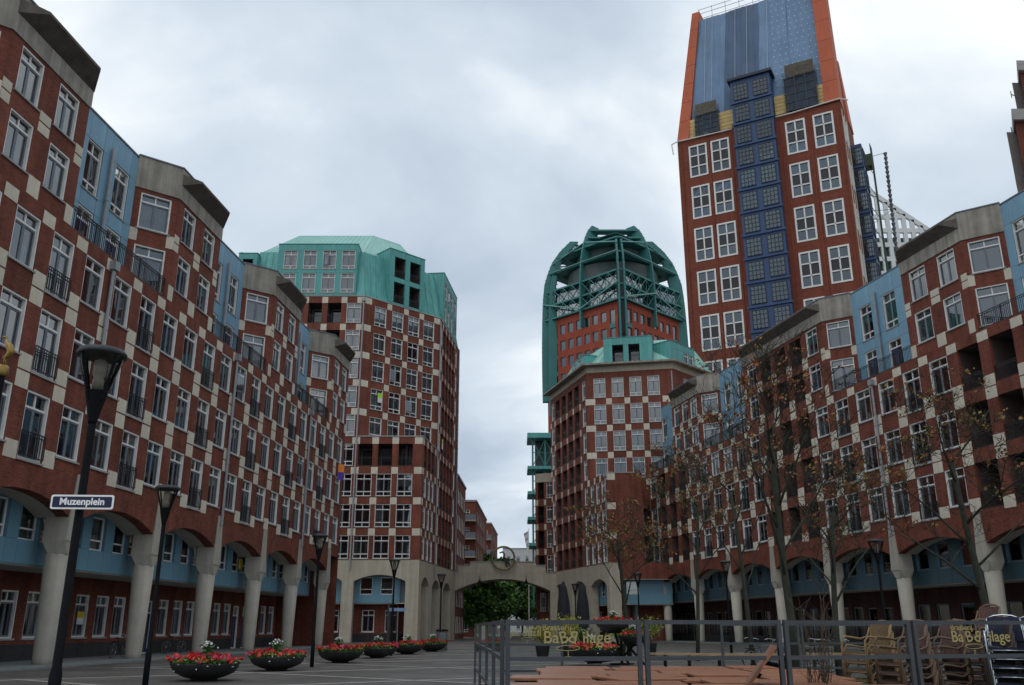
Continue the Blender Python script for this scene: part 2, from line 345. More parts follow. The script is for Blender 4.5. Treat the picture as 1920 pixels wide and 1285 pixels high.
# ------------------------------------------------------------------ a wall with openings
def wall_mesh(L0, L1, z0, z1, holes, mt, depth=0.22, name='wall'):
    b = MB()
    us = sorted({L0, L1} | {max(L0, h[0]) for h in holes} | {min(L1, h[1]) for h in holes}); zs = sorted({z0, z1} | {h[2] for h in holes} | {h[3] for h in holes})
    us = [u for u in us if L0 <= u <= L1]; zs = [z for z in zs if z0 <= z <= z1]
    for a, c in zip(zs, zs[1:]):
        run = None; zm = (a + c) / 2
        for p, q in zip(us, us[1:]):
            um = (p + q) / 2; inside = any(h[0] < um < h[1] and h[2] < zm < h[3] for h in holes)
            if inside:
                if run is not None: b.face([(run, 0, a), (p, 0, a), (p, 0, c), (run, 0, c)]); run = None
            elif run is None: run = p
        if run is not None: b.face([(run, 0, a), (L1, 0, a), (L1, 0, c), (run, 0, c)])
    for u0, u1, a, c in holes:
        d = depth
        b.face([(u0, 0, a), (u0, d, a), (u0, d, c), (u0, 0, c)]); b.face([(u1, 0, a), (u1, 0, c), (u1, d, c), (u1, d, a)])
        b.face([(u0, 0, c), (u0, d, c), (u1, d, c), (u1, 0, c)]); b.face([(u0, 0, a), (u1, 0, a), (u1, d, a), (u0, d, a)])
    return b.mesh(name, mt)
def facade(root, A, B, z0, z1, ops, mt, stones=(), stone_mt=None, back=1.9, curt=0.55, l0=0, l1=None, rec=0.13):
    """ops: (u, w, zs, zh, style); stones: (u0, u1, z0, z1)"""
    F, L = frame(A, B); l1 = L if l1 is None else l1
    holes = [(u - w / 2, u + w / 2, a, c) for u, w, a, c, s in ops]
    wob('wall', wall_mesh(l0, l1, z0, z1, holes, mt), root, F)
    for u, w, a, c, s in ops:
        M = F @ T(u, 0, a)
        if s == 'loggia': loggia(root, M, w, c - a)
        elif s == 'hole': pass
        else: window(root, M, s, w, c - a, rec, curt)
    for u0, u1, a, c in stones:
        wob('stone_block', boxmesh('stone_block', u1 - u0, 0.05, c - a, stone_mt or STONE), root, F @ T((u0 + u1) / 2, -0.012, a))
    if back:
        b = MB(); b.face([(l0 + 0.1, back, z0), (l1 - 0.1, back, z0), (l1 - 0.1, back, z1), (l0 + 0.1, back, z1)]); wob('interior_wall', b.mesh('interior_wall', ROOM), root, F)
    return F, L
def arch_wall(u0, u1, z0, z1, arches, mt, d0, d1, soff_mt=None, split=None, jamb=True):
    """flat wall in the xz plane with arched openings (ua, ub, spring, crown) reaching down to z0"""
    b = MB(); cur = u0; NS = 18
    for ua, ub, zs, zc in arches:
        if ua > cur: b.face([(cur, 0, z0), (ua, 0, z0), (ua, 0, z1), (cur, 0, z1)])
        c = (ua + ub) / 2; hw = (ub - ua) / 2; rise = zc - zs
        if rise >= hw * 0.98: arc = [(c - hw * math.cos(math.pi * k / NS), zs + rise * math.sin(math.pi * k / NS)) for k in range(NS + 1)]
        else:
            r = (hw * hw + rise * rise) / (2 * rise); zc0 = zc - r; t0 = math.asin(hw / r)
            arc = [(c + r * math.sin(-t0 + 2 * t0 * k / NS), zc0 + r * math.cos(-t0 + 2 * t0 * k / NS)) for k in range(NS + 1)]
        for (x, z), (X, Z) in zip(arc, arc[1:]):
            b.face([(x, 0, z), (X, 0, Z), (X, 0, z1), (x, 0, z1)])
            s = split or d0
            b.face([(x, 0, z), (x, s, z), (X, s, Z), (X, 0, Z)])
            if split: b.face([(x, s, z), (x, d1, z), (X, d1, Z), (X, s, Z)], 1)
        if jamb and zs > z0:
            for x in (ua, ub): b.face([(x, 0, z0), (x, d0, z0), (x, d0, zs), (x, 0, zs)])
        cur = ub
    if cur < u1: b.face([(cur, 0, z0), (u1, 0, z0), (u1, 0, z1), (cur, 0, z1)])
    return b.mesh('arcade_wall', [mt, soff_mt or mt])
def panels(root, F, us, zs, holes, mt, y=-0.02, gap=0.018, name='panel', th=0.03):
    for u0, u1 in zip(us, us[1:]):
        for a, c in zip(zs, zs[1:]):
            um, zm = (u0 + u1) / 2, (a + c) / 2
            if any(h[0] - 1e-3 < um < h[1] + 1e-3 and h[2] - 1e-3 < zm < h[3] + 1e-3 for h in holes): continue
            wob(name, boxmesh(name, u1 - u0 - gap, th, c - a - gap, mt), root, F @ T(um, y, a + gap / 2))
def pipe(root, M, z0, z1, hop=True):
    def f():
        b = MB(); b.tube((0, -0.12, 0), (0, -0.12, z1 - z0), 0.085, n=8)
        if hop: b.box(-0.2, 0.2, -0.3, -0.02, z1 - z0, z1 - z0 + 0.4)
        for q in range(int((z1 - z0) / 2.5)): b.tube((0, -0.12, 1 + q * 2.5), (0, -0.12, 1.1 + q * 2.5), 0.11, n=8)
        return b.mesh('downpipe', PIPE)
    wob('downpipe', cached(('pipe', round(z1 - z0, 2), hop), f), root, M @ T(0, 0, z0))

# ================================================================== the ground
PAVE = brickmat('paving', (0.125, 0.112, 0.10), (0.10, 0.092, 0.085), (0.06, 0.057, 0.052), 0.24, 0.12, axes='XY', stain=0.5, rough=0.62, msize=0.008)
b = MB(); b.face([(-3000, -3000, 0), (3000, -3000, 0), (3000, 3000, 0), (-3000, 3000, 0)])
ground = struct('square_paving', b.mesh('square_paving', PAVE))
STRIP = mat('pale_strip', (0.33, 0.315, 0.29), 0.7, 0.2, 2)
def strip(p, q, w=0.3, z=0.004):
    d = Vector((q[0] - p[0], q[1] - p[1])); L = d.length; n = max(1, int(L / 6))
    b = MB(); b.box(-L / 2, L / 2, -w / 2, w / 2, 0, 0.004)
    ob('paving_strip', b.mesh('paving_strip', STRIP), ground, Matrix.Translation(((p[0] + q[0]) / 2, (p[1] + q[1]) / 2, z - 0.002)) @ Matrix.Rotation(math.atan2(d.y, d.x), 4, 'Z'))
# two families of crossing pale strips
for q in range(-3, 7):
    y0 = 23 + q * 8.5
    strip((-15, y0 - 4.2), (14, y0 + 16.5), 0.22, 0.005); strip((-14.6, y0 + 13.5), (14, y0 - 8.5), 0.22, 0.010)

# ================================================================== the two arcaded wings
def wing(root, P, Q, s0, m, zk, k0, k1, kinds, bays, mirror, label_pipes, cols, mezz, shop):
    d = (Vector(Q) - Vector(P)).normalized(); inn = Vector((-d.y, d.x))
    def W(s, y): p = Vector(P) + d * s + inn * y; return (p.x, p.y)
    S = lambda k: s0 + m * k
    zf = [zk * (7.45 + 3.3 * i) for i in range(4)]; ter = zk * 17.3; cb_, ct_ = zk * 22.9, zk * 24.65
    sill, head = 0.5 * zk, 2.64 * zk; ww = m * 0.65; zA = zk * 6.95; REC = 1.6
    F, _ = frame(W(0, 0), W(1, 0))
    # ---- main three storeys
    ops = []; stones = []
    for k in range(math.ceil(k0), math.floor(k1)):
        kd = kinds(k); u = S(k + 0.5)
        for i in range(3):
            if kd == 'L': ops.append((u, ww * 1.06, zf[i] + 0.12, zf[i] + head, 'loggia'))
            elif kd == 'F': ops.append((u, ww * 0.96, zf[i] + 0.03, zf[i] + head, 'french'))
            else: ops.append((u, ww * 0.98, zf[i] + sill, zf[i] + head, 'wing'))
    for k in range(math.ceil(k0), math.floor(k1) + 1):
        u = S(k); a = m * 0.163
        if u + a > S(k1) - 0.05 or u - a < S(k0): continue
        for i in range(2):
            z0 = zf[i] + head - 0.05; z1 = zf[i + 1] + sill + 0.12; zm = (z0 + z1) / 2
            stones += [(u - a, u + a, z0, zm - 0.035), (u - a, u + a, zm + 0.035, z1)]
        stones.append((u - a, u + a, zf[2] + head - 0.05, ter - 0.12))
        if k % 3: stones.append((u - a, u + a, zf[0] - 0.05, zf[0] + sill + 0.12))
    facade(root, W(S(k0), 0), W(S(k1), 0), zA, ter, [(u - S(k0), w_, a, c, s) for u, w_, a, c, s in ops], BRICK, [(a - S(k0), c - S(k0), e, g) for a, c, e, g in stones])
    # ---- terrace slab and coping
    b = MB(); b.box(S(k0), S(k1), 0.02, 6, ter - 0.15, ter - 0.01); wob('terrace_slab', b.mesh('terrace_slab', SOFF), root, F)
    # ---- upper two storeys: bays, splayed faces and blue set-back walls
    segs = []
    n = len(bays)
    zu = [ter + 0.35 * zk, ter + 3.1 * zk]
    for j, (ka, kb) in enumerate(bays):               # front face from ka to kb
        a, c = S(ka), S(kb); L = c - a
        nw = max(2, round((kb - ka) / 1.0)); st = L / nw * 0.94
        ops = []; sts = []
        cs = [a + L / 2 + (q - (nw - 1) / 2) * st for q in range(nw)]
        for q, u in enumerate(cs):
            lg = nw > 3 and 0 < q < nw - 1
            for i in range(2):
                z = zu[i]
                if lg: ops.append((u - a, ww * 1.0, z + 0.1, z + 2.25 * zk, 'loggia'))
                else: ops.append((u - a, ww * 0.92, z + 0.4 * zk, z + 2.38 * zk, 'wing'))
        pier = [0.26] + [(cs[q] + cs[q + 1]) / 2 - a for q in range(nw - 1)] + [L - 0.26]
        for q, u in enumerate(pier):
            hw = 0.26 if q in (0, len(pier) - 1) else m * 0.15
            z0 = zu[0] + 2.36 * zk; z1 = zu[1] + 0.5 * zk; zm = (z0 + z1) / 2
            sts += [(u - hw, u + hw, z0, zm - .035), (u - hw, u + hw, zm + .035, z1), (u - hw, u + hw, ter + 0.02, ter + 0.8 * zk)]
        facade(root, W(a, 0), W(c, 0), ter, cb_, ops, BRICK, sts)
        # splayed face
        cor = a if not mirror else c
        other = cor - 0.66 * m if not mirror else cor + 0.66 * m
        A, B = (W(other, REC), W(cor, 0)) if not mirror else (W(cor, 0), W(other, REC))
        Fa, La = frame(A, B); aw = ww * 1.0
        uo = La * (0.5 if not mirror else 0.5)
        facade(root, A, B, ter, cb_, [(uo, aw, zu[0] - 0.1, zu[0] + 2.2 * zk, 'wing'), (uo, aw, zu[1] + 0.35 * zk, zu[1] + 2.3 * zk, 'wing')], BRICK,
               [(x0, x1, zu[0] + 2.36 * zk, zu[1] + 0.28 * zk) for x0, x1 in ((0.01, 0.4), (La - 0.4, La - 0.01))], back=1.3)
        # cornice
        pl = [W(other, REC), W(cor, 0), W(c if not mirror else a, 0)]
        outs = 0.06
        for (p, q) in ((A, B), (W(a, 0), W(c, 0))):
            Fx, Lx = frame(p, q); b = MB(); b.box(-0.02, Lx + 0.02, -outs, 0.4, cb_, ct_); wob('cornice', b.mesh('cornice', CONC), root, Fx)
            b = MB(); b.box(-0.03, Lx + 0.03, -outs - 0.05, 0.45, ct_ + 0.003, ct_ + 0.07); wob('coping', b.mesh('coping', GREYF), root, Fx)
        e = c if not mirror else a; sg = 1 if not mirror else -1; e2 = e + sg * 0.06
        ov = 0.72; zi, zo = cb_ + 0.8 * zk, cb_ + 1.32 * zk
        pl_ = [(cor, -outs - .002, zi), (cor + sg * 0.9, -ov, zo), (e - sg * 0.75, -ov, zo), (e2, -outs - .002, zi)]
        th_ = [(x_, y_, zo + 0.12) for x_, y_, z_ in pl_]
        if sg > 0: pl_, th_ = pl_[::-1], th_[::-1]
        pl_, th_ = pl_[::-1], th_[::-1]
        b = MB(); b.hexa(pl_[::-1] if sg > 0 else pl_[::-1], th_[::-1] if sg > 0 else th_[::-1]); wob('canopy_slab', b.mesh('canopy_slab', mat('shaded_soffit', (0.13, 0.112, 0.092), 0.85, 0.2, 1.0, streak=0.3)), root, F)  # slab coloured dark to stand for the lack of light on its underside
        # end wall of the bay
        p, q = (W(e, 0), W(e, REC + 2)) if not mirror else (W(e, REC + 2), W(e, 0))
        Fe, Le = frame(p, q); b = MB(); b.face([(0, 0, ter), (Le, 0, ter), (Le, 0, cb_), (0, 0, cb_)]); wob('wall', b.mesh('wall', BRICK), root, Fe)
        b = MB(); b.box(0, Le, -0.03, 0.2, cb_, ct_); wob('cornice', b.mesh('cornice', CONC), root, Fe)
        # roof behind
        b = MB(); b.prism([W(a, 0.3), W(c, 0.3), W(c, 7), W(a, 7)] if True else [], ct_ - 0.3, ct_ - 0.1)
        wob('roof', b.mesh('roof', SOFF), root, Matrix.Identity(4))
    # blue walls
    spans = []
    if not mirror:
        ends = [k0] + [bb[1] for bb in bays]
        for j, bb in enumerate(bays): spans.append((ends[j], bb[0] - 0.66))
    else:
        st = [k0] + [bb[1] + 0.66 for bb in bays]; en = [bb[0] for bb in bays] + [k1]
        spans = list(zip(st, en))
    for ka, kb in spans:
        a, c = S(ka), S(kb); L = c - a
        if L < 2: continue
        bt = ct_ - 0.15
        Fb, _ = frame(W(a, REC), W(c, REC))
        bw_ = ww * 0.82; us = [L * 0.47, L * 0.82] if not mirror else [L * 0.20, L * 0.55]
        if not mirror and ka < -5: us = [L * .3, L * .7]
        ops = []
        for u in us:
            ops += [(u, bw_, ter + 0.15, ter + 2.5 * zk, 'navy'), (u, bw_, ter + 3.35 * zk, ter + 5.85 * zk, 'block')]
        facade(root, W(a, REC), W(c, REC), ter, bt, ops, BLUED)
        hs = [(u - w_ / 2, u + w_ / 2, z0, z1) for u, w_, z0, z1, s_ in ops]
        ul = sorted({0.02, L - 0.02, sum(us) / 2} | {x for h in hs for x in h[:2]}); zl = sorted({ter + .02, bt - 0.02} | {z for h in hs for z in h[2:]})
        panels(root, Fb, ul, zl, hs, BLUE)
        b = MB(); b.box(0, L, -0.06, 0.5, bt, bt + 0.08); wob('coping', b.mesh('coping', GREYF), root, Fb)
        pipe(root, Fb @ T(sum(us) / 2, -0.04, 0), ter, bt - 0.9, hop=False)
        b = MB(); b.prism([W(a, REC + .1), W(c, REC + .1), W(c, 7), W(a, 7)], bt - .4, bt - .1); wob('roof', b.mesh('roof', SOFF), root, Matrix.Identity(4))
        # terrace railing along the facade edge, with its return past the splay
        r0, r1 = (a + 0.05, c + 0.66 * m - 0.05) if not mirror else (a - 0.66 * m + 0.05, c - 0.05)
        Lr = r1 - r0
        wob('railing', rail_mesh(Lr, 1.05, 0.14, True), root, F @ T((r0 + r1) / 2, 0.12, ter))
    # ---- downpipes on the facade
    for k in label_pipes: pipe(root, F @ T(S(k), 0, 0), zk * 7.0, zk * 16.7)
    # ---- arcade: arches, columns, mezzanine and shop wall
    arches = [(S(a) + 0.38, S(c) - 0.38, zk * 5.72, zk * 6.42) for a, c in zip(cols, cols[1:])]
    wob('arcade_wall', arch_wall(S(cols[0]), S(cols[-1]) + 0.3, zk * 5.4, zA, arches, BRICK, 0.6, 1.45, SOFF, 0.55, jamb=False), root, F)
    hz = zk * 4.3
    def colmesh():
        b = MB(); b.lathe([(0.36, 0), (0.37, 0.3), (0.49, hz)], 24); return b.mesh('column', COLM, True)
    def piermesh():
        b = MB(); rr = 0.49
        def ring(hw, y0, y1, z): return [(-hw, y0, z), (hw, y0, z), (hw, y1, z), (-hw, y1, z)]
        # broached transition: octagon below, square above
        o8 = [(rr * 1.02 * math.cos(R(22.5 + 45 * q)), 0.5 + rr * 1.02 * math.sin(R(22.5 + 45 * q)), hz - 0.02) for q in range(8)]
        hw = 0.5; z1 = hz + 0.5
        sq = {0: (hw, 1.0), 1: (hw, 1.0), 2: (-hw, 1.0), 3: (-hw, 1.0), 4: (-hw, 0), 5: (-hw, 0), 6: (hw, 0), 7: (hw, 0)}
        for q in range(8):
            p, r = o8[q], o8[(q + 1) % 8]; a = sq[q]; c = sq[(q + 1) % 8]
            A = (a[0], a[1], z1); C = (c[0], c[1], z1)
            if a == c: b.face([p, r, A])
            else: b.face([p, r, C, A])
        lo = ring(0.5, 0.0, 1.0, z1); mid = ring(0.36, -0.0, 1.0, zk * 5.9)
        b.hexa(ring(0.5, 0.0, 1.0, z1), ring(0.42, 0.0, 1.0, zk * 5.95)); b.hexa(ring(0.5, -0.03, 0.3, z1 - 0.0), ring(0.27, -0.03, 0.3, zk * 7.5))
        return b.mesh('pier', COLM)
    cm, pm = colmesh(), piermesh()
    for k in cols:
        c_ = wob('column', cm, root, F @ T(S(k), 0.5, 0)); ob('pier', pm, c_, T(0, -0.53, 0))
        if k not in label_pipes: wob('stone_block', boxmesh('stone_block', m * 0.326, 0.05, 0.7 * zk, STONE), root, F @ T(S(k), -0.012, zk * 7.5))
    MZ = zk * 3.85
    for a, c in zip(cols, cols[1:]):
        x0, x1 = S(a), S(c); L = x1 - x0; ops = []
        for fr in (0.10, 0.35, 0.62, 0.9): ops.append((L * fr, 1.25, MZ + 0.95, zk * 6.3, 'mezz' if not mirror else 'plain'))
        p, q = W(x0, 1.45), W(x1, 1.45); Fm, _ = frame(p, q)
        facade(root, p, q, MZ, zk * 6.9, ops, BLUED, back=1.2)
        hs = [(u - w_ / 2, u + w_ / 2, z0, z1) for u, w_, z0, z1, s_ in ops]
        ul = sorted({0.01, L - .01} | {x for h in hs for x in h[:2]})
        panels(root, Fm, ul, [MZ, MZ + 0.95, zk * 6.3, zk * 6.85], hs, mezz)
        # ground storey
        p, q = W(x0, 4.0), W(x1, 4.0)
        if (a // 3) % 2: g = [(L * .16, 1.2, 1.0, 3.0, 'wing'), (L * .42, 1.2, 1.0, 3.0, 'wing'), (L * .66, 1.2, 1.0, 3.0, 'wing'), (L * .88, 1.05, 0.06, 2.9, 'navy')]
        else: g = [(L * .12, 1.05, 0.06, 2.9, 'navy'), (L * .36, 1.2, 1.0, 3.0, 'wing'), (L * .62, 1.2, 1.0, 3.0, 'wing'), (L * .86, 1.2, 1.0, 3.0, 'wing')]
        if mirror: g = [(u_, w_ * 1.15, .06 if z0_ < .5 else .6, z1_, 'plain') for u_, w_, z0_, z1_, s_ in g]
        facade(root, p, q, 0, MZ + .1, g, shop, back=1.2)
        Fg, _ = frame(p, q); segx = [0] + [x for o_ in g if o_[2] < 0.5 for x in (o_[0] - o_[1] / 2, o_[0] + o_[1] / 2)] + [L]
        for x, X in zip(segx[::2], segx[1::2]):
            b = MB(); b.box(x + .01, X - .01, -0.05, 0.1, 0, 0.75); wob('plinth', b.mesh('plinth', DARKBRICK), root, Fg)
    b = MB(); b.box(S(cols[0]), S(cols[-1]), 1.5, 4.2, MZ - 0.05, MZ + 0.05); wob('soffit', b.mesh('soffit', SOFF), root, F)
    b = MB(); b.box(S(k0), S(k1), 5.5, 9, 0, ct_ - 0.5); wob('rear_body', b.mesh('rear_body', BRICK), root, F)
    b = MB(); b.box(S(k0) - 2, S(k1), -0.75, 4.3, 0.0, 0.07); wob('arcade_floor', b.mesh('arcade_floor', mat('grey_slab', (0.20, 0.215, 0.21), 0.55, 0.15, 1.0)), root, F)
    return F, S, W

LW = thing('apartment_wing', 'long red brick apartment wing with arcade columns behind the flower bowls', 'building', (-18, 37, 0))
FL, SL, WL = wing(LW, (-17.97, 37.3), (-14.55, 73.4), 0.0, 2.4, 1.0, -6, 16.1, lambda k: 'F' if k % 3 == 1 else 'W',
     [(-3.65, -1.42), (2.2, 4.45), (8.2, 10.45), (14.1, 16.1)], False, [-6, 0, 6, 12], [-6, -3, 0, 3, 6, 9, 12, 15], MEZZ, BRICK)
Fe, Le = frame(WL(SL(16.1), 0), WL(SL(16.1), 9)); b = MB(); b.face([(0, 0, 0), (Le, 0, 0), (Le, 0, 24), (0, 0, 24)]); wob('wall', b.mesh('wall', BRICK), LW, Fe)
RW = thing('apartment_wing', 'long red brick apartment wing with dark loggias behind the sparse autumn trees', 'building', (24, 73, 0))
def rk(k):
    q = k % 9
    return 'L' if q in (0, 1, 2) else ('F' if q in (4, 7) else 'W')
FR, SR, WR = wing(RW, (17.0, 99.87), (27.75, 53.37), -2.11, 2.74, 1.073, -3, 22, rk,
     [(1.9, 4.45), (8.05, 13.0), (16.65, 18.85)], True, [0, 15], [-3, 0, 3, 6, 9, 12, 15, 18, 21], mat('shaded_teal_panel', (0.04, 0.085, 0.105), 0.5, 0.07, 0.7), brickmat('dark_shop_brick', (0.085, 0.03, 0.024), (0.06, 0.024, 0.02), (0.05, 0.03, 0.028)))  # mezzanine panel darkened further: the right arcade's shade is in its colour

# ================================================================== corner blocks
def ribs(quad, n, r, up=0.02):
    """standing seams running up a sloping quad (bl, br, tr, tl)"""
    bl, br, tr, tl = [Vector(p) for p in quad]; nn = (br - bl).cross(tl - bl).normalized(); b = MB()
    for k in range(n + 1):
        t = k / n; b.tube(bl.lerp(br, t) + nn * up, tl.lerp(tr, t) + nn * up, r, n=4, caps=False)
    return b
def slope(root, quad, mt, seam, n, r=0.04, name='roof_slope'):
    b = MB(); b.face(quad); o = wob(name, b.mesh(name, mt), root, Matrix.Identity(4))
    ob('seam', ribs(quad, n, r).mesh('seam', seam), o); return o
def dormer(root, A, B, z0, z1, ops, back, mt=TEAL, skew=0.0):
    """flat teal clad box standing on the roof edge between plan points A and B"""
    F, L = frame(A, B)
    facade(root, A, B, z0, z1, ops, TEALJ, back=None)
    hs = [(u - w_ / 2, u + w_ / 2, a, c) for u, w_, a, c, s_ in ops]
    ul = sorted({0.01, L - 0.01} | {x for h in hs for x in h[:2]}); zl = sorted({z0, z1} | {z for h in hs for z in h[2:]})
    panels(root, F, ul, zl, hs, mt, gap=0.03)
    b = MB(); b.box(0, 0.1, 0.01, back, z0, z1); b.box(L - 0.1, L, 0.01, back, z0, z1); b.box(0.1, L - 0.1, 0.25, back, z1 - 0.1, z1); b.box(0.1, L - 0.1, 2.2, 2.25, z0, z1 - .1)
    wob('dormer_side', b.mesh('dormer_side', mt), root, F)
    b = MB(); b.box(-0.05, L + 0.05, -0.07, back, z1 + 0.002, z1 + 0.08); wob('coping', b.mesh('coping', TEALJ), root, F)
FH = 3.27; ZB = 8.22
def row(i): return ZB + FH * i
def block_ops(us, rows, w_=1.64, style='block'):
    return [(u, w_, row(i) + (0.14 if style != 'loggia' else 0.1), row(i) + 2.52, style) for u in us for i in rows]
def block_stones(us, rows, hw=0.36):
    return [(u - hw, u + hw, row(i) + 2.5, row(i) + 3.24) for u in us for i in rows]
def base_arcade(root, A, B, arches, u_mezz, depth=0.9, zt=ZB):
    F, L = frame(A, B)
    wob('arcade_wall', arch_wall(0, L, 0, zt, arches, STONEB, depth, depth), root, F)
    # joints in the stone facing
    for ua, ub, zs, zc in arches:
        pass
    p = F @ Vector((0, 1.0, 0)); q = F @ Vector((L, 1.0, 0)); ops = []
    for ua, ub, zs, zc in arches:
        wd = ub - ua
        for f_ in ((0.22, 0.62) if wd > 3 else (0.5,)): ops.append((ua + wd * f_, min(1.3, wd * .42), 4.75, 6.5, 'mezz'))
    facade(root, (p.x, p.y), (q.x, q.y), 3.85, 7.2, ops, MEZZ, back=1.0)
    p = F @ Vector((0, 2.2, 0)); q = F @ Vector((L, 2.2, 0)); ops = []
    for ua, ub, zs, zc in arches:
        wd = ub - ua
        for f_ in ((0.25, 0.7) if wd > 3 else (0.5,)): ops.append((ua + wd * f_, min(1.3, wd * .42), 1.0, 3.2, 'wing'))
    facade(root, (p.x, p.y), (q.x, q.y), 0, 3.9, ops, BRICK, back=1.0)
    b = MB(); b.box(0, L, 1.0, 2.3, 3.8, 3.9); wob('soffit', b.mesh('soffit', SOFF), root, F)
    b = MB(); b.box(0, L, 2.14, 2.19, 0, 0.8); wob('plinth', b.mesh('plinth', DARKBRICK), root, F)

# ---- left corner block with teal roof
LB = thing('apartment_tower', 'tall brick corner block with turquoise mansard roof, left of the gate', 'building', (-16, 104, 0))
x0 = -32
X = lambda x: x - x0
colsA = [-18.07]; logA = [-20.3, -22.5, -24.7]
ops = block_ops([X(-18.07), X(-15.94), X(-13.8), X(-11.56)], range(3)) + block_ops([X(-18.07)], range(3, 9)) + block_ops([X(q) for q in logA], range(4, 9), 1.55, 'loggia')
# front up to podium height
opsP = [o_ for o_ in ops if o_[2] < row(4)] + block_ops([X(-15.94), X(-13.8), X(-11.56)], [3], 1.55, 'loggia')
facade(LB, (x0, 96.4), (-9.7, 96.4), ZB, row(4), opsP, BRICK_B, block_stones([X(-14.87), X(-12.68)], range(4)) + block_stones([X(-17.0), X(-10.17)], range(4), 0.42) + block_stones([X(-19.2)], range(4), 0.3), curt=0.5)
facade(LB, (x0, 96.4), (-16.85, 96.4), row(4), row(9), [o_ for o_ in ops if o_[2] > row(4)], BRICK_B, block_stones([X(-17.3)], range(4, 9), 0.42) + block_stones([X(-19.2), X(-21.4), X(-23.6)], range(4, 9), 0.33), curt=0.4)
F2 = [(-16.85, 96.4), (-8.81, 104.2)]
facade(LB, F2[0], F2[1], row(4), row(9), block_ops([2.27, 4.75, 7.15, 9.45], range(4, 9), 1.65), BRICK_B, block_stones([3.52, 5.97, 8.3], range(4, 9), 0.34) + block_stones([0.5, 10.7], range(4, 9), 0.48), curt=0.4)
SA, SB = (-9.7, 96.4), (-7.3, 117.5)
Fs, Ls = frame(SA, SB)
facade(LB, SA, SB, ZB, row(4), block_ops([1.6, 3.7, 5.8], range(3), 1.3) + block_ops([1.6, 3.7, 5.8], [3], 1.45, 'loggia') + block_ops([8.9, 19.2], range(4), 1.2) + block_ops([10.9, 13.0, 15.1, 17.2], range(4), 1.6, 'loggia'), BRICK_B,
       block_stones([2.65, 4.75], range(4), 0.32) + block_stones([0.42, 7.2], range(4), 0.4) + block_stones([9.9, 11.95, 14.05, 16.15, 18.2], range(4), 0.2))
facade(LB, SA, SB, row(4), row(9), block_ops([8.9, 19.2], range(4, 9), 1.2) + block_ops([10.9, 13.0, 15.1, 17.2], range(4, 9), 1.6, 'loggia'), BRICK_B,
       block_stones([9.9, 11.95, 14.05, 16.15, 18.2], range(4, 9), 0.2), l0=7.9)
b = MB(); b.prism([(-16.85, 96.5), (-9.75, 96.5), (-8.85, 104.1)], row(4) - 0.1, row(4) + 0.02); wob('terrace_slab', b.mesh('terrace_slab', SOFF), LB, Matrix.Identity(4))
for (p, q) in (((-16.85, 96.4), (-9.7, 96.4)), (SA, (-8.81, 104.2)), ((x0, 96.4), (-16.85, 96.4)), F2, ((-8.81, 104.2), SB)):
    Fx, Lx = frame(p, q); hi = row(9) if p[0] in (x0, -8.81) or p == F2[0] and q == F2[1] else row(4)
    b = MB(); b.box(0, Lx, -0.06, 0.3, hi + 0.022, hi + 0.14); wob('coping', b.mesh('coping', SILL), LB, Fx)
Ff, _ = frame((x0, 96.4), (-9.7, 96.4))
pipe(LB, Ff @ T(X(-16.95), 0, 0), 7.2, row(9) - 0.6); pipe(LB, Fs @ T(7.7, 0, 0), 6.6, row(9) - 0.4, False); pipe(LB, Fs @ T(20.9, 0, 0), 8, row(9), False)
base_arcade(LB, (x0, 96.4), (-9.7, 96.4), [(X(-21.6), X(-17.71), 6.05, 6.7), (X(-16.49), X(-11.1), 6.05, 6.7)], 0)
base_arcade(LB, SA, SB, [(1.3, 5.2, 5.75, 6.6), (7.0, 11.5, 5.75, 6.6), (13.7, 18.5, 5.75, 6.6)], 0)
b = MB()
for z in (1.6, 3.1, 4.6):            # open joints of the stone cladding
    for a_, c_ in ((X(-17.71), X(-16.49)), (X(-11.1), X(-9.7))): b.box(a_, c_, -0.004, 0.01, z, z + 0.02)
wob('stone_joint', b.mesh('stone_joint', SILL), LB, Ff)
body = [(x0, 98.6), (-17.3, 98.6), (-11.1, 104.9), (-9.5, 117.3), (x0, 117.3)]
b = MB(); b.prism(body, ZB, row(9)); wob('rear_body', b.mesh('rear_body', BRICK_B), LB, Matrix.Identity(4))
# turquoise roof
zr = row(9) + 0.16; zm = 43.7; zt = 48.9
outer = [(x0, 96.5), (-16.9, 96.5), (-8.9, 104.25), (-7.4, 117.4), (x0, 117.4)]
inner = [(x0, 97.6), (-17.4, 97.6), (-9.9, 104.8), (-8.5, 116.3), (x0, 116.3)]
for k, n in ((0, 22), (1, 14), (2, 16)):
    p, q, P_, Q_ = outer[k], outer[k + 1], inner[k], inner[k + 1]
    for t0, t1 in {0: ((0, .013), (.16, .318), (.931, 1)), 1: ((0, .287), (.763, 1)), 2: ((0, .105), (.815, 1))}[k]:
        lp = lambda a_, c_, t_: (a_[0] + (c_[0] - a_[0]) * t_, a_[1] + (c_[1] - a_[1]) * t_)
        e0, e1, i0_, i1_ = lp(p, q, t0), lp(p, q, t1), lp(P_, Q_, t0), lp(P_, Q_, t1)
        slope(LB, [(*e0, zr), (*e1, zr), (*i1_, zm), (*i0_, zm)], TEAL, TEALJ, max(1, int(n * (t1 - t0))), 0.035)
top = [(-27.0, 104.5), (-17.6, 104.5), (-14.6, 107.2), (-14.2, 112), (-27.0, 112)]
inner2 = [(-30, 98.2), (-17.7, 98.2), (-10.6, 105), (-9.3, 115.6), (-30, 115.6)]
for k, n in ((0, 18), (1, 12), (2, 12), (4, 10)):
    p, q, P_, Q_ = inner2[k], inner2[(k + 1) % 5], top[k], top[(k + 1) % 5]
    slope(LB, [(p[0], p[1], zm), (q[0], q[1], zm), (Q_[0], Q_[1], zt), (P_[0], P_[1], zt)], TEALL, TEALL, n, 0.035, 'hip_roof')
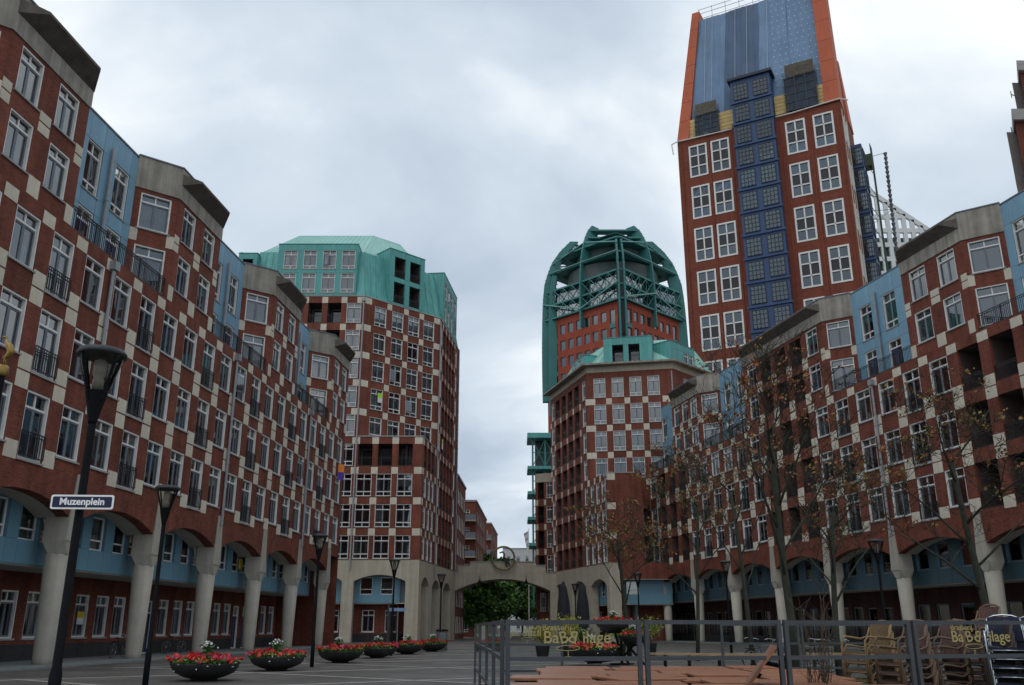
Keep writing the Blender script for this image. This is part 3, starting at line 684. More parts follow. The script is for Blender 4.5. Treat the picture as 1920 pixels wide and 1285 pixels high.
b = MB(); b.prism(top, zt - .1, zt + 0.05); wob('roof_flat', b.mesh('roof_flat', TEALL), LB, Matrix.Identity(4))
dormer(LB, (-27.2, 96.35), (-17.95, 96.35), zr, 44.15, [(u, 1.55, z0, z1, 'block') for u in (1.45, 3.72, 5.98, 8.2) for z0, z1 in ((38.15, 40.55), (41.05, 43.4))], 4.0)
g0 = Vector(F2[0]); gd = (Vector(F2[1]) - g0).normalized(); P2 = lambda s_: tuple(g0 + gd * s_)
def P2o(s_, o_): n_ = Vector((gd.y, -gd.x)); v = g0 + gd * s_ + n_ * o_; return (v.x, v.y)
dormer(LB, P2o(3.2, .05), P2o(8.5, .05), zr, 44.65, [(u, 1.6, z0, z1, 'loggia') for u in (1.55, 3.85) for z0, z1 in ((38.0, 40.6), (41.2, 43.8))], 4.0)
h0 = Vector((-8.81, 104.2)); hd = (Vector(SB) - h0).normalized()
P3 = lambda s_: (h0.x + hd.x * s_ + 0.05, h0.y + hd.y * s_)
dormer(LB, P3(1.4), P3(10.9), zr, 44.3, [(u, 1.4, z0, z1, 'block') for u in (1.5, 3.6, 5.8, 8.0) for z0, z1 in ((38.15, 40.55), (41.0, 43.35))], 3.5)
dormer(LB, (-31.8, 96.35), (-29.6, 96.35), zr, 43.0, [(1.1, 1.2, 40.0, 42.3, 'loggia')], 4.0)

# ---- right corner block
RB = thing('apartment_tower', 'brick corner block with turquoise dormers, right of the gate below the domed tower', 'building', (12, 108, 0))
RA, RBk, RC = (5.27, 119.5), (10.57, 100.5), (9.15, 105.6); ZT = row(7)
Fr_, Lr_ = frame(RA, RBk); UT = 14.43
facade(RB, RA, RBk, ZB, row(3), block_ops([1.0, 13.2, 15.2, 17.0, 18.7], range(3), 1.1) + block_ops([3.0, 5.5, 8.0, 10.5], range(3), 1.75, 'loggia'), BRICK_B,
       block_stones([1.85, 4.25, 6.75, 9.25, 11.8, 14.2, 16.1, 17.85], range(3), 0.24) + block_stones([0.25, 19.45], range(3), 0.24))
facade(RB, RA, RBk, row(3), ZT, block_ops([1.0, 13.2], range(3, 7), 1.1) + block_ops([3.0, 5.5, 8.0, 10.5], range(3, 7), 1.75, 'loggia'), BRICK_B,
       block_stones([1.85, 4.25, 6.75, 9.25, 11.8], range(3, 6), 0.24) + block_stones([0.25, 14.1], range(3, 6), 0.24), l1=UT)
RD = (19.3, 103.5); RE = (27, 112)
facade(RB, RC, RD, row(2), ZT, block_ops([1.5, 3.7, 5.85, 8.0], range(3, 7), 1.42), BRICK_B, block_stones([2.6, 4.8, 6.95], range(2, 6), 0.34) + block_stones([0.35, 9.6], range(2, 6), 0.6), curt=0.4)
facade(RB, RD, RE, row(2), ZT, block_ops([3.0, 5.4, 7.8], range(5, 7), 1.4), BRICK_B, ())
pf = (14.6, 100.5)
facade(RB, RBk, pf, ZB, row(3), [], BRICK_B, block_stones([0.5], range(3), 0.48), back=None)
b = MB(); b.box(0.1, 7.0, 0.02, 1.0, 6.42, 6.5); wob('soffit', b.mesh('soffit', SOFF), RB, frame(RBk, pf)[0])
Fpf, Lpf = frame(RBk, pf)
b = MB(); b.box(0, Lpf, -0.05, 8, row(3) + .01, row(3) + .12); wob('coping', b.mesh('coping', SILL), RB, Fpf)
b = MB(); b.box(0, 1.25, 0.0, 1.2, 0, ZB); wob('pillar', b.mesh('pillar', STONEB), RB, Fpf)
p = Fpf @ Vector((1.25, 1.0, 0)); facade(RB, (p.x, p.y), (17.5, p.y), 3.85, 6.9, [(1.2, 1.8, 4.9, 6.3, 'mezz')], MEZZ, back=1.0)
facade(RB, (11.83, 100.5), (17.6, 100.5), 6.5, ZB, [], BRICK_B, back=None)
p = Fpf @ Vector((1.25, 3.0, 0)); facade(RB, (p.x, p.y), (17.5, p.y), 0, 3.9, [(1.6, 1.6, .1, 2.8, 'plain')], BRICK, back=1.0)
b = MB(); b.box(1.25, 7, 1.0, 3.0, 3.8, 3.9); wob('soffit', b.mesh('soffit', SOFF), RB, Fpf)
b = MB(); b.prism([(12.4, 102.2), (14.6, 100.6), (14.6, 108), (10.5, 108)], ZB, row(3)); wob('rear_body', b.mesh('rear_body', BRICK_B), RB, Matrix.Identity(4))
pipe(RB, Fr_ @ T(19.7, 0, 0), ZB, row(3) - .4, True); F2r, L2r = frame(RC, RD); pipe(RB, F2r @ T(10.2, 0, 0), row(3), ZT - .3, False)
base_arcade(RB, RA, RBk, [(0.6, 5.2, 5.85, 6.68), (7.4, 12.4, 5.85, 6.68), (14.0, 18.9, 5.85, 6.6)], 0)
# cream eaves band, projecting roof slab
for (p, q) in ((RA, RC), (RC, RD), (RD, RE)):
    Fx, Lx = frame(p, q); b = MB(); b.box(-0.05, Lx + 0.05, -0.05, 0.4, ZT, ZT + 0.75); wob('cornice', b.mesh('cornice', STONEB), RB, Fx)
ex = [(4.3, 119.7), (8.55, 104.75), (19.45, 102.6), (28, 111.6)]
b = MB(); b.prism(ex + [(28, 120), (4.3, 120)], ZT + 0.76, ZT + 0.98); wob('roof_slab', b.mesh('roof_slab', CONC), RB, Matrix.Identity(4))
b = MB(); b.prism([(8, 119), (11.3, 107.8), (19.6, 106), (25, 112), (25, 119)], ZB, ZT); wob('rear_body', b.mesh('rear_body', BRICK_B), RB, Matrix.Identity(4))
zr2 = ZT + 1.0
ou = [(5.9, 119.5), (9.75, 106.2), (19.2, 104.3), (26.5, 112)]; iu = [(8.6, 119), (12.3, 109), (19.4, 107.5), (24, 112.5)]
for k, n in ((0, 16), (1, 14), (2, 12)):
    p, q, P_, Q_ = ou[k], ou[k + 1], iu[k], iu[k + 1]
    for t0, t1 in (((0, .166), (.79, 1)) if k == 1 else ((0, 1),)):
        e0, e1, i0_, i1_ = lp(p, q, t0), lp(p, q, t1), lp(P_, Q_, t0), lp(P_, Q_, t1)
        slope(RB, [(*e0, zr2), (*e1, zr2), (*i1_, 36.0), (*i0_, 36.0)], TEALL, TEALL, max(1, int(n * (t1 - t0))), 0.035)
b = MB(); b.prism(iu + [(24, 119)], 35.9, 36.02); wob('roof_flat', b.mesh('roof_flat', TEALL), RB, Matrix.Identity(4))
q0 = Vector((9.75, 106.25)); qd = (Vector(RD) - Vector(RC)).normalized(); qn = Vector((qd.y, -qd.x))
Q2 = lambda s_: tuple(q0 + qd * (s_ - 0.5) + qn * 0.1)
dormer(RB, Q2(2.1), Q2(8.1), zr2, 35.6, [(u, 1.35, zr2 + 0.3, zr2 + 2.6, 'loggia') for u in (1.75, 3.75)], 3.2)
sdv = (Vector(RC) - Vector(RA)).normalized(); S2 = lambda u_: (RA[0] + sdv.x * u_ + 0.55, RA[1] + sdv.y * u_ + 0.15)
dormer(RB, S2(7.4), S2(11.9), zr2, 34.2, [(u, 1.0, zr2 + .2, zr2 + 1.8, 'block') for u in (1.1, 3.0)], 3)
edv = (Vector(RE) - Vector(RD)).normalized(); E2 = lambda u_: (RD[0] + edv.x * u_ - .45, RD[1] + edv.y * u_ + .4)
dormer(RB, E2(0.9), E2(6.3), zr2, 35.0, [(u, 1.0, zr2 + .2, zr2 + 2.0, 'block') for u in (3.4, 4.6)], 3)

# ---- stone gate across the street
GT = thing('gate_arch', 'pale stone gateway with stepped top and shallow arch across the street', 'gate', (-1.2, 119, 0))
Fg, Lg = frame((-8.4, 118.0), (5.9, 118.0)); gx = lambda x: x + 8.4
for y in (0, 2.6):
    wob('arch_wall', arch_wall(0, Lg, 0, 8.05, [(gx(-7.25), gx(4.85), 5.9, 7.35)], STONEB, 2.6, 2.6), GT, Fg @ T(0, y, 0))
for a_, c_, z0, z1 in ((0, Lg, 8.05, 8.15), (gx(-6.75), gx(4.3), 8.153, 9.0), (gx(-5.35), gx(2.95), 9.003, 9.45)):
    b = MB(); b.box(a_, c_, 0.0, 2.6, z0, z1); wob('parapet', b.mesh('parapet', STONEB), GT, Fg)
for a_, c_, z in ((0, gx(-6.76), 8.15), (gx(4.31), Lg, 8.15), (gx(-6.8), gx(-5.36), 9.0), (gx(2.96), gx(4.35), 9.0), (gx(-5.42), gx(3.02), 9.45)):
    b = MB(); b.box(a_, c_, -0.08, 2.68, z + 0.003, z + 0.1); wob('coping', b.mesh('coping', SILL), GT, Fg)
b = MB()
for x in (gx(-5.3), gx(-3.2), gx(-1.15), gx(0.9), gx(2.9)): b.box(x - 0.012, x + 0.012, -0.004, 0.01, 7.4, 8.05 if abs(x - gx(-1.15)) > 3 else 9.0)
wob('stone_joint', b.mesh('stone_joint', SILL), GT, Fg)
# ring sculpture on the gate
RG = thing('ring_sculpture', 'open metal ring with a bent figure inside, standing on the gateway', 'sculpture', (-1.1, 117.6, 8.5))
b = MB(); b.path([(1.42 * math.cos(t * math.pi / 20), 0, 1.42 + 1.42 * math.sin(t * math.pi / 20)) for t in range(41)], 0.13, 8)
ob('ring', b.mesh('ring', mat('old_bronze', (0.22, 0.19, 0.10), 0.5, 0.3, 3, metal=0.4), True), RG)
b = MB(); b.path([(-0.5, 0, 2.05), (-0.1, 0, 2.2), (0.15, 0, 1.9), (0.05, 0, 1.5), (0.35, 0, 1.1), (0.75, 0, 0.7), (0.85, 0, 0.45)], [0.08, 0.12, 0.1, 0.16, 0.14, 0.1, 0.06], 8)
b.path([(0.1, 0, 1.5), (0.5, 0.1, 1.3), (0.3, 0.1, 0.7), (0.55, 0.1, 0.3)], [0.1, 0.11, 0.09, 0.06], 8)
ob('figure', b.mesh('figure', mat('dark_bronze', (0.03, 0.035, 0.035), 0.5), True), RG)
# bell lamps hanging under the arch
for x, y, z, nm in ((-4.1, 117.7, 6.75, 'left front'), (1.8, 117.7, 6.75, 'right front'), (-4.9, 120.9, 6.2, 'left rear'), (0.9, 120.9, 6.6, 'right rear')):
    o = thing('bell_lamp', f'small black bell lamp hanging at the {nm} edge of the gateway arch', 'lamp', (x, y, z), group='bell lamps under the gateway')
    b = MB(); b.lathe([(0.06, 0.55), (0.1, 0.5), (0.16, 0.3), (0.34, 0.02), (0.34, 0.0)], 14); ob('shade', b.mesh('shade', BLACKM, True), o)
    b = MB(); b.tube((0, 0, 0.5), (0, 0, 1.0), 0.03); ob('rod', b.mesh('rod', BLACKM), o)

# ================================================================== tower under repair
ORANGE = mat('orange_panel', (0.50, 0.115, 0.05), 0.7, 0.10, 0.15, streak=0.15)
ORIEL = mat('oriel_blue', (0.03, 0.066, 0.155), 0.45, 0.15, 0.6)
SHEET = mat('blue_sheeting', (0.155, 0.255, 0.40), 0.6, 0.10, 0.25, bump=0.15, streak=0.12, spec=0.4)
SHEETD = mat('dark_blue_sheeting', (0.075, 0.125, 0.21), 0.6, 0.12, 0.25, bump=0.15, streak=0.12)
NET = mat('dark_netting', (0.03, 0.042, 0.06), 0.8, 0.5, 1.2)
_t = NET.node_tree; _m = _t.nodes.new('ShaderNodeMixShader'); _m.inputs[0].default_value = 0.72; _tr = _t.nodes.new('ShaderNodeBsdfTransparent')
_t.links.new(_tr.outputs[0], _m.inputs[1]); _t.links.new(_t.nodes['Principled BSDF'].outputs[0], _m.inputs[2]); _t.links.new(_m.outputs[0], _t.nodes['Material Output'].inputs[0])
PLANK = mat('yellow_board', (0.55, 0.40, 0.17), 0.75, 0.15, 1.5)
STEEL = mat('scaffold_steel', (0.35, 0.36, 0.36), 0.5, 0.1, metal=0.5)
KL, KR, KS, KB = (29.18, 140.0), (53.23, 126.89), (59.4, 137.7), (35.5, 151.5)
KT = thing('office_tower', 'tall brick tower with a blue glazed oriel and blue sheeting over its top', 'building', (44, 139, 0))
Fk, Lk = frame(KL, KR); zk0, zk1 = 0.0, 83.0
ops = [(u, 3.2, 75.5 - 7.85 * j, 81.6 - 7.85 * j, 'kroon') for u in (3.55, 7.45, 20.1, 24.55) for j in range(7)]
facade(KT, KL, KR, zk0, zk1, ops, BRICK_K, back=2.0)
dk = MB(); dk.box(-0.95, 0.95, 0.12, 0.15, -0.8, 0.8)
def kpanel():
    b = MB(); b.box(-1.32, -0.13, 0.16, 0.19, 2.15, 3.95); b.box(0.13, 1.32, 0.16, 0.19, 2.15, 3.95); return b.mesh('spandrel', mat('dark_spandrel', (0.03, 0.03, 0.034), 0.5))
km = kpanel()
for u, w_, a, c, s_ in ops: wob('spandrel', km, KT, Fk @ T(u, -0.1, a))
b = MB()                                           # shallow brick piers between the windows
for u in (0.6, 5.5, 9.3, 17.9, 22.35, 26.8): b.box(u - 0.16, u + 0.16, -0.14, 0.02, zk0, zk1 - 1)
wob('brick_pier', b.mesh('brick_pier', BRICK_K), KT, Fk)
# the glazed oriel
b = MB(); b.box(10.35, 17.0, -1.3, 1.0, zk0, 91.2); wob('oriel', b.mesh('oriel', ORIEL), KT, Fk)
def oriel_bay():
    b = MB(); g = MB(); w_, h_ = 2.35, 3.1
    b.box(-w_ / 2, w_ / 2, 0, 0.12, 0, 0.12); b.box(-w_ / 2, w_ / 2, 0, 0.12, h_ - 0.12, h_)
    for k in range(5): x = -w_ / 2 + w_ * k / 4; b.box(x - 0.06, x + 0.06, 0, 0.12, 0, h_)
    for k in range(1, 4): b.box(-w_ / 2, w_ / 2, 0.01, 0.11, h_ * k / 4 - 0.05, h_ * k / 4 + 0.05)
    g.box(-w_ / 2, w_ / 2, 0.06, 0.07, 0.1, h_ - 0.1)
    return b.mesh('window', mat('oriel_mullion', (0.02, 0.03, 0.05), 0.5)), g.mesh('pane', glassmat('oriel_glass', (0.30, 0.42, 0.42), 2.0))
om, og = oriel_bay(); slab = MB(); slab.box(10.1, 17.25, -1.55, -1.28, 0, 0.32); sm = slab.mesh('oriel_band', ORIEL)
ob_back = MB(); ob_back.box(-1.18, 1.18, 0.0, 0.02, 0, 3.1); obm = ob_back.mesh('spandrel', mat('oriel_room', (0.03, 0.05, 0.055), 0.8))
z = 87.3; j = 0
while z > 28:
    for u in (12.0, 15.35):
        o = wob('window', om, KT, Fk @ T(u, -1.45, z)); ob('pane', og, o)
        wob('spandrel', obm, KT, Fk @ T(u, -1.33, z))
    wob('oriel_band', sm, KT, Fk @ T(0, 0, z - 0.62)); z -= 4.12
b = MB(); b.box(9.9, 17.45, -1.75, 1.2, 91.2, 91.7); wob('oriel_roof', b.mesh('oriel_roof', mat('dark_roof', (0.02, 0.03, 0.05), 0.5)), KT, Fk)
# orange fin walls either side of the sheeted top
def fin(pts_lo, pts_hi, z0, z1, n, nm='fin_wall'):
    for k in range(n):
        t0, t1 = k / n, (k + 1) / n
        lo = [Vector(a).lerp(Vector(c), t0) for a, c in zip(pts_lo, pts_hi)]; hi = [Vector(a).lerp(Vector(c), t1) for a, c in zip(pts_lo, pts_hi)]
        b = MB(); b.hexa([(p.x, p.y, z0 + (z1 - z0) * t0 + 0.02) for p in lo], [(p.x, p.y, z0 + (z1 - z0) * t1 - 0.03) for p in hi]); wob('orange_panel', b.mesh('orange_panel', ORANGE), KT, Fk)
fin([(0, -.1), (2.1, -.1), (2.1, 8), (0, 8)], [(3.4, 3.2), (4.8, 3.2), (4.8, 9), (3.4, 9)], 83.1, 111.0, 7)
fin([(25.1, -.15), (27.5, -.15), (27.5, 4.5), (25.1, 4.5)], [(24.7, 3.0), (26.9, 3.0), (26.9, 6), (24.7, 6)], 83.1, 117, 8)
# sheeting: a hanging, folded cloth
def sheet(u0, u1, v0, v1, z0, z1, mt, seed, amp=0.07, nx=36, nz=14):
    rnd = random.Random(seed); b = MB(); ph = rnd.random() * 6; V = {}
    for i in range(nx + 1):
        for k in range(nz + 1):
            t = k / nz; s_ = i / nx
            u = (u0 + (u1 - u0) * s_) * (1 - t) + (v0 + (v1 - v0) * s_) * t
            y = 0.7 + 2.6 * t + amp * math.sin(s_ * nx * 0.9 + ph + 0.6 * math.sin(t * 3)) * (0.5 + 0.5 * math.sin(s_ * 17 + ph)) + 0.1 * math.sin(t * 9 + s_ * 5)
            V[i, k] = (u, y, z0 + (z1 - z0) * t)
    for i in range(nx):
        for k in range(nz): b.face([V[i, k], V[i + 1, k], V[i + 1, k + 1], V[i, k + 1]])
    return b.mesh('sheeting', mt, True)
for a0, a1, c0, c1, mt_, sd_ in ((1.6, 8.2, 4.6, 9.6, SHEET, 1), (8.15, 14.6, 9.55, 15.4, SHEETD, 2), (14.55, 20.0, 15.35, 20.2, SHEET, 3), (19.95, 25.2, 20.15, 25.0, SHEET, 4)):
    wob('sheeting', sheet(a0, a1, c0, c1, 84.0, 109.0, mt_, sd_), KT, Fk)
b = MB()                                           # white fastening discs on the sheeting
for i in range(8):
    for k in range(16):
        t = 0.22 + k * 0.05; u = 17.6 + i * 1.0 + (0.0 if k % 2 else 0.25); y = 0.7 + 2.6 * t - 0.28
        b.box(u - 0.07, u + 0.07, y - 0.03, y, 84 + 25 * t - 0.07, 84 + 25 * t + 0.07)
wob('fastening', b.mesh('fastening', WHITE), KT, Fk)
b = MB()
for u in (5.4, 6.7, 10.9, 13.0, 16.6): b.tube((u - .6, 0.42, 85), (u + 0.5, 3.05, 109), 0.045, n=4)
wob('rope', b.mesh('rope', mat('pale_rope', (0.5, 0.52, 0.55), 0.8)), KT, Fk)
b = MB(); b.prism([(4.7, 3.4), (24.8, 3.4), (24.8, 9), (4.7, 9)], 83.0, 108.0); wob('top_body', b.mesh('top_body', SHEETD), KT, Fk)
# scaffold rails along the top
b = MB()
for k in range(9): b.tube((4.6 + k * 2.5, 3.4, 109), (4.6 + k * 2.5, 3.4, 111.6), 0.06, n=4)
for z in (109.4, 110.5, 111.4): b.tube((4.6, 3.4, z), (24.7, 3.4, z), 0.05, n=4)
wob('scaffold_rail', b.mesh('scaffold_rail', STEEL), KT, Fk)
# yellow boards and netted scaffold boxes at the foot of the sheeting
for a, c, z0 in ((2.0, 3.7, 83.4), (7.6, 10.2, 83.4), (17.1, 19.4, 83.6), (24.0, 25.6, 83.6)):
    for k in range(5):
        b = MB(); b.box(a, c, 0.35, 0.45, z0 + k * 0.72, z0 + k * 0.72 + 0.66); wob('board', b.mesh('board', PLANK), KT, Fk)
for a, c, z0, z1 in ((3.5, 7.3, 87.4, 89.8), (19.3, 24.0, 90.0, 92.6)):
    for k in range(3): b = MB(); b.box(a, c, .1 + .1 * k, .2 + .1 * k, z0 + (z1 - z0) * k / 3, z0 + (z1 - z0) * (k + 1) / 3 - .08); wob('board', b.mesh('board', mat('old_board', (0.10, 0.085, 0.065), 0.8, 0.3, 2)), KT, Fk)
for a, c, z0, z1 in ((3.4, 7.6, 83.2, 87.3), (19.0, 24.2, 83.4, 89.9)):
    b = MB(); b.hexa([(a, -0.2, z0), (c, -0.2, z0), (c, 1.2, z0), (a, 1.2, z0)], [(a, 0.3, z1), (c, 0.3, z1 + .4), (c, 2.2, z1 + .4), (a, 2.2, z1)]); o = wob('scaffold_netting', b.mesh('scaffold_netting', NET), KT, Fk)
    b = MB()
    for k in range(4):
        x = a + (c - a) * k / 3; b.tube((x, -0.3, z0), (x, 0.2, z1 + 1.2), 0.06, n=4)
    for k in range(5): z = z0 + (z1 - z0) * k / 4; b.tube((a - .3, -0.3 + .12 * k, z), (c + .3, -0.3 + .12 * k, z), 0.05, n=4)
    ob('scaffold_tube', b.mesh('scaffold_tube', mat('dark_tube', (0.06, 0.065, 0.06), 0.6)), o)
b = MB(); b.path([(-0.7, -.5, 80.6), (-0.9, -0.5, 82.6), (0, -0.3, 83.0), (9.8, -0.25, 82.8)], 0.12); wob('gutter_pipe', b.mesh('gutter_pipe', WHITE), KT, Fk)
b = MB(); b.path([(17.2, -0.3, 82.9), (20, -0.3, 82.9), (27.4, -0.3, 83.3), (28.6, 0.6, 83.2)], 0.12)
wob('gutter_pipe', b.mesh('gutter_pipe', WHITE), KT, Fk)
# side of the tower
Fks, Lks = frame(KR, KS)
facade(KT, KR, KS, 0, 83, [(u, 1.5, 76.6 - 7.85 * j, 81.0 - 7.85 * j, 'kroon') for u in (1.9, 4.3) for j in range(7)], BRICK_K, back=2)
b = MB(); b.box(0.75, 1.05, -0.1, 0.05, 0, 82); b.box(3.0, 3.25, -0.1, 0.05, 0, 82); b.box(5.1, 5.4, -0.1, 0.05, 0, 82); wob('stone_pier', b.mesh('stone_pier', STONE), KT, Fks)
b = MB(); b.box(6.4, 10.2, -1.7, 0.5, 0, 78); wob('oriel', b.mesh('oriel', ORIEL), KT, Fks)
z = 74.3
while z > 30:
    o = wob('window', om, KT, Fks @ T(8.3, -1.85, z)); ob('pane', og, o); wob('spandrel', obm, KT, Fks @ T(8.3, -1.73, z)); z -= 4.12
b = MB(); rn = random.Random(5)
for k in range(12):
    z = 30 + k * 4.0
    b.tube((10.4, -2.6, z), (12.6, -2.6, z), 0.07, n=4); b.tube((10.4, -2.6, z), (12.6, -1.0, z + 4), 0.06, n=4)
for x, y in ((10.4, -2.6), (11.5, -2.6), (12.6, -2.6), (12.6, -.6)): b.tube((x, y, 0), (x, y, 78.5 + rn.random() * 2), 0.08, n=4)
b.box(11.4, 13.4, -2.6, -1.2, 76.2, 78.4)
wob('scaffold_tube', b.mesh('scaffold_tube', mat('green_scaffold', (0.07, 0.10, 0.06), 0.7)), KT, Fks)
b = MB(); b.hexa([(7.6, -.15, 83.1), (12.3, -.15, 83.1), (12.3, 2, 83.1), (7.6, 2, 83.1)], [(9.0, .6, 96.4), (10.6, .6, 97.0), (10.6, 2.2, 97.0), (9.0, 2.2, 96.4)]); wob('orange_panel', b.mesh('orange_panel', ORANGE), KT, Fks)
z = 74.3
while z > 40:
    o = wob('window', om, KT, Fks @ T(6.3, -0.85, z) @ Matrix.Rotation(R(-90), 4, 'Z') @ Matrix.Diagonal((.62, 1, 1, 1))); ob('pane', og, o)
    b = MB(); b.box(6.2, 6.42, -1.75, -.02, z - .65, z - .35); wob('oriel_band', b.mesh('oriel_band', ORIEL), KT, Fks); z -= 4.12
b = MB(); b.prism([(KL[0] + 1.5, KL[1] + 2), (KR[0] - 1.5, KR[1] + 2.4), (KS[0] - 1.5, KS[1]), KB], 0, 82.9); wob('core', b.mesh('core', BRICK_K), KT, Matrix.Identity(4))
# rubble chute hanging beside it
CH = thing('rubble_chute', 'string of pale conical rubble chute buckets hanging beside the tower', 'chute', (65.6, 140, 0))
for k in range(27):
    z = 80.2 - k * 0.9
    def bucket():
        b = MB(); b.lathe([(0.16, 0), (0.34, 0.72), (0.36, 0.76), (0.3, 0.76)], 10); return b.mesh('bucket', mat('chute_plastic', (0.24, 0.25, 0.28), 0.6, 0.4, 3), True)
    ob('bucket', cached('bucket', bucket), CH, T(-0.02 * k, 0, z))
b = MB(); b.tube((0, 0, 81), (-4.6, -1.5, 79), 0.05, n=4); b.tube((-0.2, 0, 70), (-5.2, -1.5, 69), 0.05, n=4); b.tube((-0.2, 0, 70), (-5.2, -1.5, 66), 0.05, n=4); b.tube((-.5, 0, 0), (-.5, 0, 56), 0.2, n=8)
ob('tie', b.mesh('tie', mat('tie_steel', (0.12, 0.12, 0.12), 0.6)), CH)

# ================================================================== domed tower
DT = thing('domed_tower', 'orange brick tower crowned by a dark green ribbed steel dome', 'building', (25.7, 213.5, 0))
C0 = Vector((25.7, 213.5)); RR = 16.9
corner = [C0 + Vector((-RR, 0)), C0 + Vector((0, -RR)), C0 + Vector((RR, 0)), C0 + Vector((0, RR))]
FLH = 4.15; ZR = 75.0
LF = (corner[1] - corner[0]).length
for c in (0, 1):
    A, B = corner[c], corner[c + 1]; ops = []
    for j in range(12):
        z = 70.3 - FLH * j
        for u in (5.2, 7.8, 10.4, 13.0, 15.6, 18.2): ops.append((u, 1.7, z, z + 2.45, 'plain'))
        for u in (2.7, 20.9): ops.append((u, 1.6, z - 0.9, z + 2.6, 'plain'))
    facade(DT, tuple(A), tuple(B), 0, ZR, ops, BRICK_Z, back=1.5, rec=0.25)
    Fd, _ = frame(A, B); b = MB()
    for u in (2.7, 20.9):
        for j in range(12): b.box(u - 0.8, u + 0.8, -0.03, 0.05, 68.3 - FLH * j, 69.35 - FLH * j)
    wob('teal_spandrel', b.mesh('teal_spandrel', TEALD), DT, Fd)
    b = MB()
    for j in range(3, 12): b.box(9.2, 14.4, -0.02, 0.04, 68.2 - FLH * j, 70.0 - FLH * j)
    wob('dark_band', b.mesh('dark_band', mat('dark_brown', (0.10, 0.045, 0.04), 0.8)), DT, Fd)
b = MB(); b.prism([tuple(C0 + Vector(v)) for v in ((-15, 0), (0, -15), (15, 0), (0, 15))], 0, ZR + 0.5); wob('core', b.mesh('core', BRICK_Z), DT, Matrix.Identity(4))
RHO = [(45, 1.08), (60, 1.09), (68, 1.09), (75, 1.08), (80, 1.07), (85, 1.04), (90, 0.94), (94, 0.78), (97, 0.60), (99, 0.42)]
def rho(z):
    for (a, p), (c, q) in zip(RHO, RHO[1:]):
        if a <= z <= c: return p + (q - p) * (z - a) / (c - a)
    return RHO[-1][1]
def pt(base, z, k=1.0, off=0.0):
    d = base - C0; v = C0 + d * min(1.09, rho(z) ** (0.62 if d.length < 13 else 1.0)) * k + d.normalized() * off; return Vector((v.x, v.y, z))
def rib(base, z0, z1, depth, th=0.42):
    b = MB(); d = (base - C0).normalized(); t = Vector((-d.y, d.x)); zs = [z0 + (z1 - z0) * k / 14 for k in range(15)]
    for a, c in zip(zs, zs[1:]):
        def quad(z):
            o = pt(base, z, 1, 0.5); f = (z - z0) / (z1 - z0); i = pt(base, z, 1, 0.5 - depth * (0.7 + 0.5 * math.sin(math.pi * min(1, f * 1.1))))
            s_ = Vector((t.x, t.y, 0)) * th / 2; return [o + s_, i + s_, i - s_, o - s_]
        b.hexa(quad(a), quad(c))
    return b.mesh('rib', TEALD)
def ribplates(base, z0, z1, depth):
    b = MB(); d = (base - C0).normalized(); t = Vector((-d.y, d.x)); z = z0
    while z < z1:
        o = pt(base, z, 1, 0.52); i = pt(base, z, 1, 0.4 - depth); s_ = Vector((t.x, t.y, 0)) * 0.19
        b.hexa([o + s_, i + s_, i - s_, o - s_], [p + Vector((0, 0, 0.14)) for p in (o + s_, i + s_, i - s_, o - s_)]); z += 1.25
    return b.mesh('rib_plate', mat('teal_plate', (0.035, 0.15, 0.15), 0.6))
ribs_at = []
for c in range(4):
    A, B = corner[c], corner[(c + 1) % 4]; d = (B - A).normalized()
    ribs_at += [(A + d * 0.9, 54, 90.8 if c == 1 else 96.6, 3.0), (A + d * (LF / 2), 70.5, 98.8, 3.8), (B - d * 0.9, 54, 90.8 if c == 0 else 96.6, 3.0)]
    if c in (0, 3): ribs_at.append((A + d * (2.9 if c == 0 else 0.4), 48, 86.5, 1.8))
for p, z0, z1, dp in ribs_at:
    o = wob('rib', rib(p, max(50, z0), z1, dp), DT, Matrix.Identity(4)); ob('rib_plate', ribplates(p, max(50, z0) + .4, z1 - .6, dp), o)
def seg_pts(c): A, B = corner[c], corner[(c + 1) % 4]; d = (B - A).normalized(); return [A + d * 1.1, A + d * (LF / 2), B - d * 1.1]
LEV = [74.6, 78.2, 82.0, 87.0, 91.6, 94.6, 97.0]
for li, z in enumerate(LEV):
    for c in range(4):
        ps = seg_pts(c); nx_ = seg_pts((c + 1) % 4)[0]
        if li > 4: ps = [ps[1]]; nx_ = seg_pts((c + 1) % 4)[1]
        for a, e in zip(ps, ps[1:] + [nx_]):
            b = MB(); P_, Q_ = pt(a, z, 1, 0.1), pt(e, z, 1, 0.1); i1, i2 = pt(a, z, 1, -2.4 if li < 3 else -3.4), pt(e, z, 1, -2.4 if li < 3 else -3.4)
            up = Vector((0, 0, 0.42)); b.hexa([P_, Q_, i2, i1], [P_ + up, Q_ + up, i2 + up, i1 + up]); wob('ring_beam', b.mesh('ring_beam', TEALD), DT, Matrix.Identity(4))
for z, kk in ((82.0, 1.0), (87.0, 1.0), (91.6, 1.0), (94.6, .98)):
    ps = [pt(p_, z, kk, -2.0) for c in range(4) for p_ in seg_pts(c)]
    b = MB(); b.prism([(p_.x, p_.y) for p_ in ps], z + .1, z + .3); wob('deck', b.mesh('deck', mat('deck_teal', (0.03, 0.11, 0.105), 0.7, 0.2, 0.4)), DT, Matrix.Identity(4))
LTE = mat('teal_light_steel', (0.16, 0.36, 0.34), 0.45, 0.1, 0.5)
DG = glassmat('dome_glass', (0.36, 0.55, 0.55), 3.2, 0.08, 0.01)
